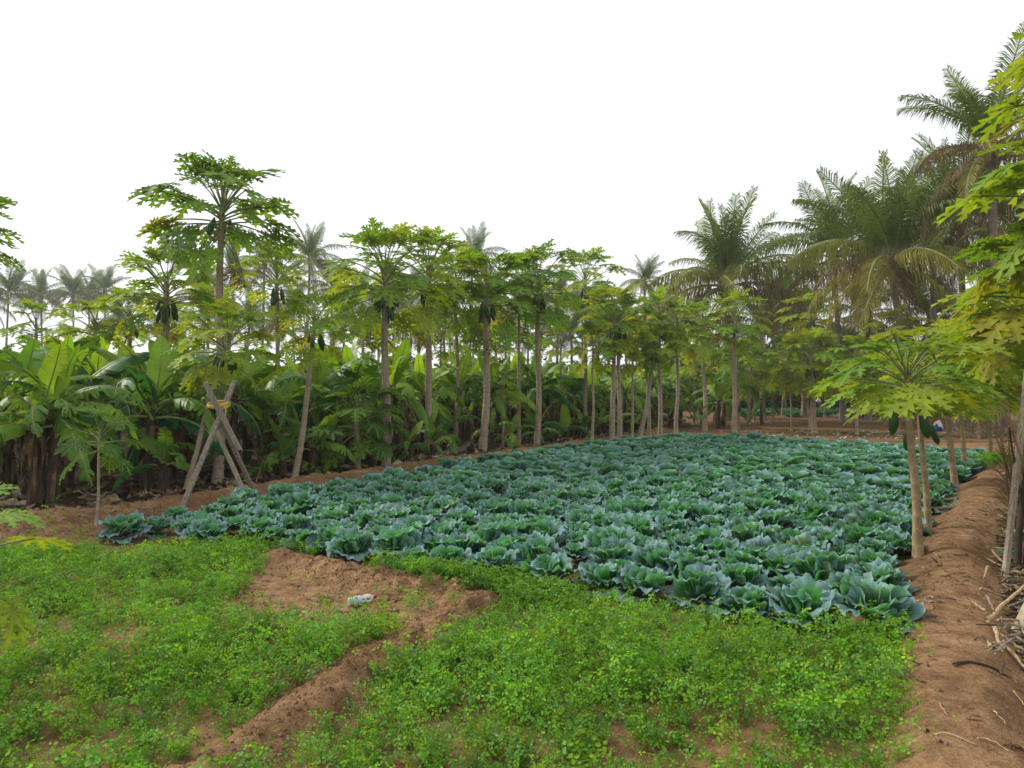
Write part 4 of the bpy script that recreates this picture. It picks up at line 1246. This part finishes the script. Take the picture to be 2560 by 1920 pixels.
# ------------------------------------------------------------------ dry leaf litter
def scrap_template(seed, long=1.0):
    r = random.Random(seed)
    V, T = [], []
    n = 5
    for i in range(n):
        t = i / (n - 1); wd = .18 * math.sin(math.pi * (.12 + .8 * t)); z = .12 * math.sin(t * 5 + seed) + .1 + r.uniform(-.05, .05)
        for s in (-1, 0, 1):
            V.append(((t - .5) * long, s * wd, z + (abs(s) * r.uniform(-.1, .18))))
    for i in range(n - 1):
        for j in range(2):
            a = i * 3 + j; T += [(a, a + 3, a + 4), (a, a + 4, a + 1)]
    return np.array(V), np.array(T), np.full(len(V), 1.0)
ST = [scrap_template(j, 1.0 + .4 * (j % 3)) for j in range(7)]
LPAL = np.array([(.12, .08, .045), (.19, .135, .08), (.27, .21, .14), (.08, .05, .03), (.34, .29, .22), (.16, .10, .05)])
lp = []
while len(lp) < 2300:
    a = rng.uniform(-7, 16); off = rng.uniform(0.35, 4.5) ** 1.0
    q = P0 + DIR * a + NRMV * off
    if q.y < 8.0: continue
    lp.append((q.x, q.y))
lp = np.array(lp)
lp = lp[(1280 + lp[:, 0] / lp[:, 1] * FPX > -150)]
scatter('leaf_litter', lp, ST, rs_.uniform(.10, .34, len(lp)), M['litter'], LPAL, 'dry brown and pale fallen leaves under the banana plants', 'leaf litter', 35, .5)
fp = np.array([((px - 1280) / FPX * d, d) for px, d in zip(rs_.uniform(1800, 2560, 260), rs_.uniform(22.5, 27, 260))])
scatter('scattered_leaves', fp, ST, rs_.uniform(.08, .2, 260), M['litter'], np.array([(.35, .36, .24), (.27, .30, .2), (.4, .38, .3)]), 'pale scraps of cabbage leaf strewn on the brown soil', 'leaf scraps', 36, .3)

dp_ = np.concatenate([weeds_line(PATH[1:7], 260, .2, 25), weeds_line([(-2.5, 5.4), (-0.5, 4.8)], 150, .35, 26), weeds_line([(-5.5, 7.4), (-3.6, 8.4)], 120, .3, 27)])
scatter('soil_debris', dp_, ST, rs_.uniform(.015, .06, len(dp_)), M['litter'], LPAL, 'tiny dry leaf bits trodden into the bare soil', 'leaf bits', 37, .3)

# ------------------------------------------------------------------ wooden prop
def plank(name, a, b, wd, th, mat, parent, origin, face=None, seed=0, sides=None):
    """a sawn board from a to b with worn, slightly uneven edges"""
    r = random.Random(seed)
    a, b = Vector(a), Vector(b)
    t = (b - a).normalized()
    face = Vector(face or (0, -1, 0))
    u = t.cross(face).normalized(); n_ = u.cross(t).normalized()
    V, F = [], []
    N = 8
    for i in range(N + 1):
        p = a.lerp(b, i / N) - origin
        ww = wd * r.uniform(.94, 1.06) * .5; tt = th * r.uniform(.94, 1.06) * .5; bv = min(ww, tt) * .3
        for (x, y) in ((-ww, -tt + bv), (-ww + bv, -tt), (ww - bv, -tt), (ww, -tt + bv), (ww, tt - bv), (ww - bv, tt), (-ww + bv, tt), (-ww, tt - bv)):
            V.append(p + u * x + n_ * y + t * (r.uniform(-.02, .02) if i in (0, N) else 0))
    for i in range(N):
        for k in range(8):
            k2 = (k + 1) % 8
            F.append((i * 8 + k, i * 8 + k2, (i + 1) * 8 + k2, (i + 1) * 8 + k))
    F.append(tuple(range(8))); F.append(tuple(N * 8 + k for k in range(8))[::-1])
    # move origin to the board's own end so the grain runs along it
    return mesh_obj(name, V, F, mat, parent, smooth=False)

g1 = ground_at(449, 1276); g2 = ground_at(644, 1240); g3 = ground_at(628, 1256)
g1.z -= .05; g2.z -= .05; g3.z -= .05
apex = at(549, 1012, 9.15)
pr = thing('wooden_prop', 'tripod of grey weathered boards tied with yellow rope, propping a papaya', 'wooden prop', (apex.x, apex.y, gz(apex.x, apex.y)))
og = pr.location.copy()
plank('board', g1, at(588, 950, 9.3), .058, .042, M['wood'], pr, og, seed=1)
plank('board', at(513, 958, 9.0), at(600, 1126, 9.02), .062, .035, M['wood'], pr, og, seed=2)
plank('board', at(545, 1035, 9.12), g2, .052, .042, M['wood'], pr, og, seed=3)
plank('board', at(537, 1068, 9.25), g3, .05, .04, M['wood_pale'], pr, og, seed=4)
rp = []
for i in range(64):
    a = i / 63 * 6.283 * 4
    rp.append(apex - og + Vector((math.cos(a) * .13, math.sin(a) * .12 - .02, .02 * math.sin(a * .5 + 1) + .03 * (i / 63 - .5) + .025 * math.sin(a))))
v, f = tube(rp, [.011] * 64, 6)
mesh_obj('rope', v, f, M['rope'], pr)
v, f = tube([apex - og + Vector((.1, -.12, -.01)), apex - og + Vector((.14, -.15, -.06)), apex - og + Vector((.13, -.15, -.13))], [.01, .009, .006], 5)
mesh_obj('rope_end', v, f, M['rope'], pr)

# ------------------------------------------------------------------ bottle
bp = ground_at(902, 1508)
bt = thing('water_bottle', 'empty clear plastic water bottle with pink cap lying on the bare soil', 'bottle', bp + Vector((0, 0, .03)))
prof = [(0, .004), (.002, .024), (.008, .029), (.045, .029), (.05, .027), (.055, .029), (.085, .029), (.09, .027), (.10, .0245), (.115, .024), (.125, .027), (.14, .0285), (.155, .027), (.17, .018), (.178, .0125), (.19, .012)]
v, f = lathe(prof, 20)
bd = (at(932, 1490, 5.3) - at(868, 1510, 5.2)); bd.z = .012; bd.normalize()
Q = bd.to_track_quat('Z', 'Y').to_matrix().to_4x4()
OFFB = Matrix.Translation(-bd * .09)
body = mesh_obj('bottle_body', v, f, M['plastic'], bt); body.matrix_basis = OFFB @ Q
v, f = lathe([(.052, .0293), (.056, .0297), (.084, .0297), (.088, .0293)], 20)
lb = mesh_obj('label_band', v, f[:-2], M['plastic_label'], bt); lb.matrix_basis = OFFB @ Q
v, f = lathe([(.186, .0145), (.188, .0155), (.205, .0155), (.208, .013)], 16)
cp_ = mesh_obj('cap', v, f, M['cap'], bt); cp_.matrix_basis = OFFB @ Q

# ------------------------------------------------------------------ fallen fruit, plank and leaves by the bank
def fallen(px, py, s, rz, label, ripe=True):
    p = ground_at(px, py)
    o = mesh_obj('fallen_papaya', *fallen.geo, M['fruit_ripe'])
    o.location = p + Vector((0, 0, .05 * s)); o.scale = (s, s, s); o.rotation_euler = (R(88), 0, rz)
    return tag(o, label, 'papaya fruit', 'fallen papayas')
fv, ff = lathe([(.11, .01), (.10, .028), (.06, .045), (0, .058), (-.06, .056), (-.11, .036), (-.13, .012)], 14)
fallen.geo = (fv, ff)
fallen(933, 1162, 1.5, R(80), 'long fallen yellow papaya lying between two trunks on the bank')
fallen(978, 1158, 1.1, R(70), 'fallen yellow-green papaya behind the trunk with the largest fruit bunch')
fallen(912, 1172, .9, R(120), 'small split yellow papaya at the foot of the short bushy tree')
fallen(1093, 1148, .9, R(40), 'crushed orange papaya at the end of the loose board')
a_ = ground_at(1080, 1148); b_ = ground_at(1165, 1136)
o = plank('loose_board', a_ + Vector((0, .05, .06)), b_ + Vector((0, 0, .16)), .11, .035, M['wood'], None, Vector((0, 0, 0)), seed=7)
tag(o, 'loose grey board lying along the earth bank beside a papaya foot', 'board')
for i, (px, py, rz) in enumerate([(925, 1135, .3), (950, 1140, 1.9)]):
    p = ground_at(px, py)
    o = inst('fallen_banana_leaf', BL_LOW[i], None, Matrix.Translation(p + Vector((0, 0, .10))) @ Matrix.Rotation(rz, 4, 'Z') @ Matrix.Rotation(R(55), 4, 'Y') @ Matrix.Scale(.6, 4), (.09, .14, .08))
    tag(o, 'cut greyish banana leaf lying folded behind the fallen papayas', 'banana leaf', 'cut banana leaves on the bank')

# ------------------------------------------------------------------ dry fence and stalks at the right edge
fence = thing('dry_fence', 'rough fence of leaning poles and dry palm fronds beside the footpath', 'fence', (4.35, 6.1, gz(4.35, 6.1)))
fo = fence.location.copy()
def pole(name, a, b, r0, r1, mat, parent, seed, org):
    r = random.Random(seed); a, b = Vector(a), Vector(b)
    n = 9
    pts = [a.lerp(b, i / n) - org + Vector((r.uniform(-.008, .008), r.uniform(-.008, .008), 0)) for i in range(n + 1)]
    v, f = tube(pts, [(r0 + (r1 - r0) * i / n) * r.uniform(.93, 1.07) for i in range(n + 1)], 8)
    return mesh_obj(name, v, f, mat, parent)
plank('post', ground_at(2507, 1442) - Vector((0, 0, .08)), at(2572, 900, 6.35), .045, .04, M['wood_pale'], fence, fo, seed=11)
pole('post', ground_at(2535, 1420) - Vector((0, 0, .08)), at(2585, 1000, 6.4), .03, .025, M['stick_dark'], fence, 12, fo)
plank('post', at(2525, 1625, 4.35), at(2640, 1390, 4.9), .09, .07, M['wood_pale'], fence, fo, seed=13)
pole('post', ground_at(2600, 1330) - Vector((0, 0, .08)), at(2615, 850, 7.4), .04, .03, M['wood'], fence, 14, fo)
pole('rail', at(2505, 1185, 6.9), at(2790, 1150, 5.6), .022, .018, M['stick'], fence, 15, fo)
pole('rail', at(2512, 1330, 6.4), at(2800, 1320, 5.4), .02, .018, M['stick'], fence, 16, fo)
tw = [at(2513, 1382, 6.02) - fo + Vector((math.cos(i * .6) * .055, math.sin(i * .6) * .055, .004 * (i % 7))) for i in range(40)]
v, f = tube(tw, [.006] * 40, 5); mesh_obj('twine', v, f, M['twine'], fence)
dryfr = [frond(470 + j, 84, 70, .6, 46, True) for j in range(3)]
for i in range(15):
    px = 2526 + i * 15; d = 6.55 - i * .11 + rng.uniform(-.1, .1)
    x = (px - 1280) / FPX * d
    Mx = Matrix.Translation(Vector((x, d, gz(x, d) - .05)) - fo) @ Matrix.Rotation(rng.uniform(0, 6.28), 4, 'Z') @ Matrix.Rotation(R(rng.uniform(-4, 4)), 4, 'Y') @ Matrix.Diagonal((1.25, .8, rng.uniform(1.2, 1.7), 1))
    inst('dry_frond', dryfr[i % 3], fence, Mx, np.array((.19, .135, .08)) * rng.uniform(.6, 1.3))
for i in range(26):
    px = 2528 + rng.uniform(0, 200); d = 6.45 - (px - 2545) * .007 + rng.uniform(-.12, .12)
    x = (px - 1280) / FPX * d; p = Vector((x, d, gz(x, d) - .04))
    pole('stake', p, p + Vector((rng.uniform(-.2, .2), rng.uniform(-.15, .15), rng.uniform(.9, 1.7))), rng.uniform(.010, .020), .008, [M['stick'], M['wood'], M['stick_dark']][i % 3], fence, 40 + i, fo)

# heap of straw and stalks at the fence foot
def straw_template(seed):
    r = random.Random(seed); V, T = [], []
    a = Vector((-.5, 0, 0)); b = Vector((.5, r.uniform(-.1, .1), r.uniform(-.1, .15))); m = Vector((0, r.uniform(-.1, .1), r.uniform(0, .12)))
    for s in ((0, .022, 0), (0, 0, .02)):
        s = Vector(s)
        o = len(V); V += [a - s, a + s, m - s, m + s, b - s * .5, b + s * .5]
        T += [(o, o + 1, o + 3), (o, o + 3, o + 2), (o + 2, o + 3, o + 5), (o + 2, o + 5, o + 4)]
    return np.array([tuple(v) for v in V]), np.array(T), np.full(len(V), 1.0)
TT = [straw_template(j) for j in range(6)]
hp = np.concatenate([weeds_line([(2.62, 3.55), (3.12, 4.5), (3.75, 5.45), (4.45, 6.4), (5.7, 8.4)], 2600, .15, 51)])
hp = hp[seg_dist(hp[:, 0], hp[:, 1], PATH) > .30]
so = scatter('straw_heap', hp, TT, rs_.uniform(.08, .40, len(hp)), M['straw'], np.array([(.30, .23, .14), (.19, .135, .08), (.12, .08, .05), (.38, .31, .21), (.07, .05, .035)]), 'heap of dry straw and plant rubbish at the foot of the fence', 'straw', 52, .5)
G_ST = 'dry stalks beside the footpath'
def stalk(p0, p1, d0, d1, r0, label, mat='stick', lift=.03, group=None, bend=0.0):
    a = ground_at(*p0) if d0 is None else at(*p0, d0); b = ground_at(*p1) if d1 is None else at(*p1, d1)
    a.z += lift; b.z += lift
    n = 9
    r = random.Random(int(p0[0] + p1[1]))
    pts = []
    for i in range(n + 1):
        q = a.lerp(b, i / n) + Vector((0, bend, bend * .3)) * math.sin(math.pi * i / n) + Vector((r.uniform(-.006, .006), r.uniform(-.006, .006), 0))
        q.z = max(q.z, gz(q.x, q.y) + r0 * .7)
        pts.append(q - a)
    v, f = tube(pts, [r0 * (1 - .55 * i / n) * r.uniform(.9, 1.1) for i in range(n + 1)], 7)
    o = mesh_obj('dry_stalk', v, f, M[mat]); o.location = a
    return tag(o, label, 'dry stalk', group)
stalk((2466, 1562), (2580, 1455), None, 4.6, .014, 'thick tan stalk slanting out of the straw heap towards the fence')
stalk((2446, 1480), (2520, 1505), None, None, .010, 'pale broken stalk across the top of the straw heap')
stalk((2482, 1570), (2505, 1640), None, None, .014, 'flat curled tan stalk lying below the straw heap', lift=.02)
stalk((2516, 1628), (2560, 1680), None, None, .013, 'bent pale stalk at the lower end of the straw heap', lift=.02)
stalk((2380, 1665), (2530, 1700), None, None, .009, 'long dark stalk lying across the footpath', 'stick_dark', .012, bend=.05)
for i in range(34):
    py = rng.uniform(1440, 1680); px = rng.uniform(2460, 2575)
    stalk((px, py), (px + rng.uniform(-60, 60), py + rng.uniform(-50, 45)), None, None, rng.uniform(.005, .010), 'short dry stalk jutting from the straw heap', ['stick', 'wood', 'stick_dark'][i % 3], rng.uniform(.02, .09), 'short stalks in the straw heap')
for (a, b) in [((2330, 1838), (2430, 1862)), ((2440, 1850), (2520, 1880)), ((2350, 1760), (2365, 1790)), ((2480, 1780), (2510, 1810)), ((2420, 1225), (2465, 1240)), ((2530, 1730), (2560, 1770)), ((560, 1228), (625, 1222)), ((330, 1258), (400, 1240)), ((1020, 1160), (1075, 1148))]:
    stalk(a, b, None, None, .004, 'thin straw lying on the trodden soil', 'stick', .006, 'straws lying on the soil', .03)

# ------------------------------------------------------------------ bags and rubbish beyond the field, far post
def blob(name, p, sx, sy, sz, mat, seed, label, cat, parent=None):
    r = random.Random(seed)
    V, F = [], []
    nu, nv = 12, 7
    for j in range(nv + 1):
        ph = math.pi * j / nv
        for i in range(nu):
            th = 2 * math.pi * i / nu
            k = 1 + .16 * math.sin(3 * th + seed + 2 * ph) + r.uniform(-.08, .08)
            z = math.cos(ph)
            V.append(Vector((math.sin(ph) * math.cos(th) * sx * k, math.sin(ph) * math.sin(th) * sy * k, max(-.35, z) * sz * k)))
    for j in range(nv):
        for i in range(nu):
            i2 = (i + 1) % nu
            F.append((j * nu + i, (j + 1) * nu + i, (j + 1) * nu + i2, j * nu + i2))
    # gathered neck
    tv, tf = tube([Vector((0, 0, sz * .9)), Vector((.02, 0, sz * 1.1)), Vector((.05, 0, sz * 1.3))], [sx * .18, sx * .10, sx * .24], 8)
    o_ = len(V); V += tv; F += [tuple(i + o_ for i in q) for q in tf]
    o = mesh_obj(name, V, F, mat); o.location = p
    return tag(o, label, cat)
q = ground_at(2352, 1074); blob('white_sack', q + Vector((0, 0, .09)), .26, .2, .26, M['white_sack'], 3, 'crumpled white sack on the ground between far papaya trunks', 'sack')
q = ground_at(2338, 1077); blob('blue_bag', q + Vector((0, 0, .05)), .24, .18, .14, M['blue_cloth'], 5, 'blue bag lying flat against the white sack', 'bag')
q = ground_at(2330, 1060)
bx = thing('cardboard_box', 'open brown cardboard box behind the white sack', 'box', q)
for (x, y, sx, sy, rz) in ((0, -.2, .5, .015, 0), (0, .2, .5, .015, 0), (-.25, 0, .015, .385, 0), (.25, 0, .015, .385, 0)):
    V = [Vector((x + a * sx / 2, y + b * sy / 2, c * .34)) for c in (0, 1) for a, b in ((-1, -1), (1, -1), (1, 1), (-1, 1))]
    mesh_obj('side_panel', V, [(0, 1, 2, 3), (4, 5, 6, 7), (0, 1, 5, 4), (1, 2, 6, 5), (2, 3, 7, 6), (3, 0, 4, 7)], M['cardboard'], bx, smooth=False)
V = [Vector((a * .25, -.21 + b * .01 - c * .16, .34 + c * .09)) for c in (0, 1) for a, b in ((-1, -1), (1, -1), (1, 1), (-1, 1))]
mesh_obj('flap', V, [(0, 1, 2, 3), (4, 5, 6, 7), (0, 1, 5, 4), (1, 2, 6, 5), (2, 3, 7, 6), (3, 0, 4, 7)], M['box_red'], bx, smooth=False)
q = ground_at(2050, 1036)
po = thing('marker_post', 'short post in the distant cabbage strip', 'post', q)
v, f = tube([Vector((0, 0, -.1)), Vector((.02, 0, .3)), Vector((0, 0, .62))], [.09, .08, .085], 8); mesh_obj('shaft', v, f, M['wood'], po)
v, f = lathe([(.62, .10), (.66, .11), (.70, .09), (.72, .02)], 8); mesh_obj('cap', v, f, M['wood'], po)
blob('white_bag', q + Vector((-.15, -.1, .80)), .17, .15, .16, M['white_sack'], 8, 'small white bag hung on the short post in the distant cabbages', 'bag')

# ------------------------------------------------------------------ far thicket closing the view
def clump_leaves(n, seed, low=False):
    rs = np.random.RandomState(seed)
    V, T, Cc = [], [], []
    k = 0
    for _ in range(n):
        px = rs.uniform(-500, 3050); d = rs.uniform(70, 105)
        if px > 1650: d = rs.uniform(50, 72)
        if low: px = rs.uniform(-350, 1680); d = rs.uniform(27, 50)
        x = (px - 1280) / FPX * d
        Hh = rs.uniform(2.0, 4.6) * (.42 if low else 1) * (1.5 if px > 1650 else 1); Wd = rs.uniform(1.6, 3.4)
        m = 190
        u = rs.normal(0, 1, (m, 3)); u /= np.linalg.norm(u, axis=1, keepdims=True)
        rad = rs.uniform(.55, 1.0, (m, 1)) * (1 + .3 * np.sin(u[:, :1] * 5 + k) * np.cos(u[:, 2:] * 4))
        p = u * rad * np.array((Wd, Wd, Hh * .5)) + np.array((x, d, Hh * .5))
        lf = .15 if low else .26
        a = rs.normal(0, 1, (m, 3)) * lf; b = rs.normal(0, 1, (m, 3)) * lf
        o = len(V) * 3 * m
        V.append(np.stack([p - a, p + a, p + b], 1).reshape(-1, 3))
        c = np.array((.055, .095, .03)) * rs.uniform(.6, 1.4)
        Cc.append(np.repeat(c[None] * rs.uniform(.6, 1.3, (m, 1)), 3, 0))
        k += 1
    V = np.concatenate(V); Cc = np.concatenate(Cc)
    return V, np.arange(len(V)).reshape(-1, 3), Cc
V_, T_, C_ = clump_leaves(330, 4)
o = big_mesh('far_thicket', V_, T_, M['herb'], C_)
tag(o, 'hazy far thicket of bushes under the distant palms', 'thicket', kind='stuff')

V_, T_, C_ = clump_leaves(190, 6, True)
o = big_mesh('grove_undergrowth', V_, T_, M['herb'], C_)
tag(o, 'dim leafy undergrowth deep between the banana stems', 'undergrowth', kind='stuff')

# ------------------------------------------------------------------ haze
hb = bpy.data.meshes.new('haze')
X0, X1, Y0, Y1, Z0, Z1 = -405, 405, -65, 435, -1.5, 24
hb.from_pydata([(x, y, z) for z in (Z0, Z1) for x, y in ((X0, Y0), (X1, Y0), (X1, Y1), (X0, Y1))], [], [(3, 2, 1, 0), (4, 5, 6, 7), (0, 1, 5, 4), (1, 2, 6, 5), (2, 3, 7, 6), (3, 0, 4, 7)])
hm = bpy.data.materials.new('haze'); hm.use_nodes = True
hm.node_tree.nodes.clear()
ho = hm.node_tree.nodes.new('ShaderNodeOutputMaterial'); pv = hm.node_tree.nodes.new('ShaderNodeVolumePrincipled')
pv.inputs['Color'].default_value = (.93, .95, .97, 1); pv.inputs['Density'].default_value = 0.0008; pv.inputs['Anisotropy'].default_value = 0.2
hm.node_tree.links.new(pv.outputs[0], ho.inputs['Volume'])
hb.materials.append(hm)
hz = link(bpy.data.objects.new('haze', hb))
tag(hz, 'pale even haze in the air over the whole farm', 'haze', kind='stuff')
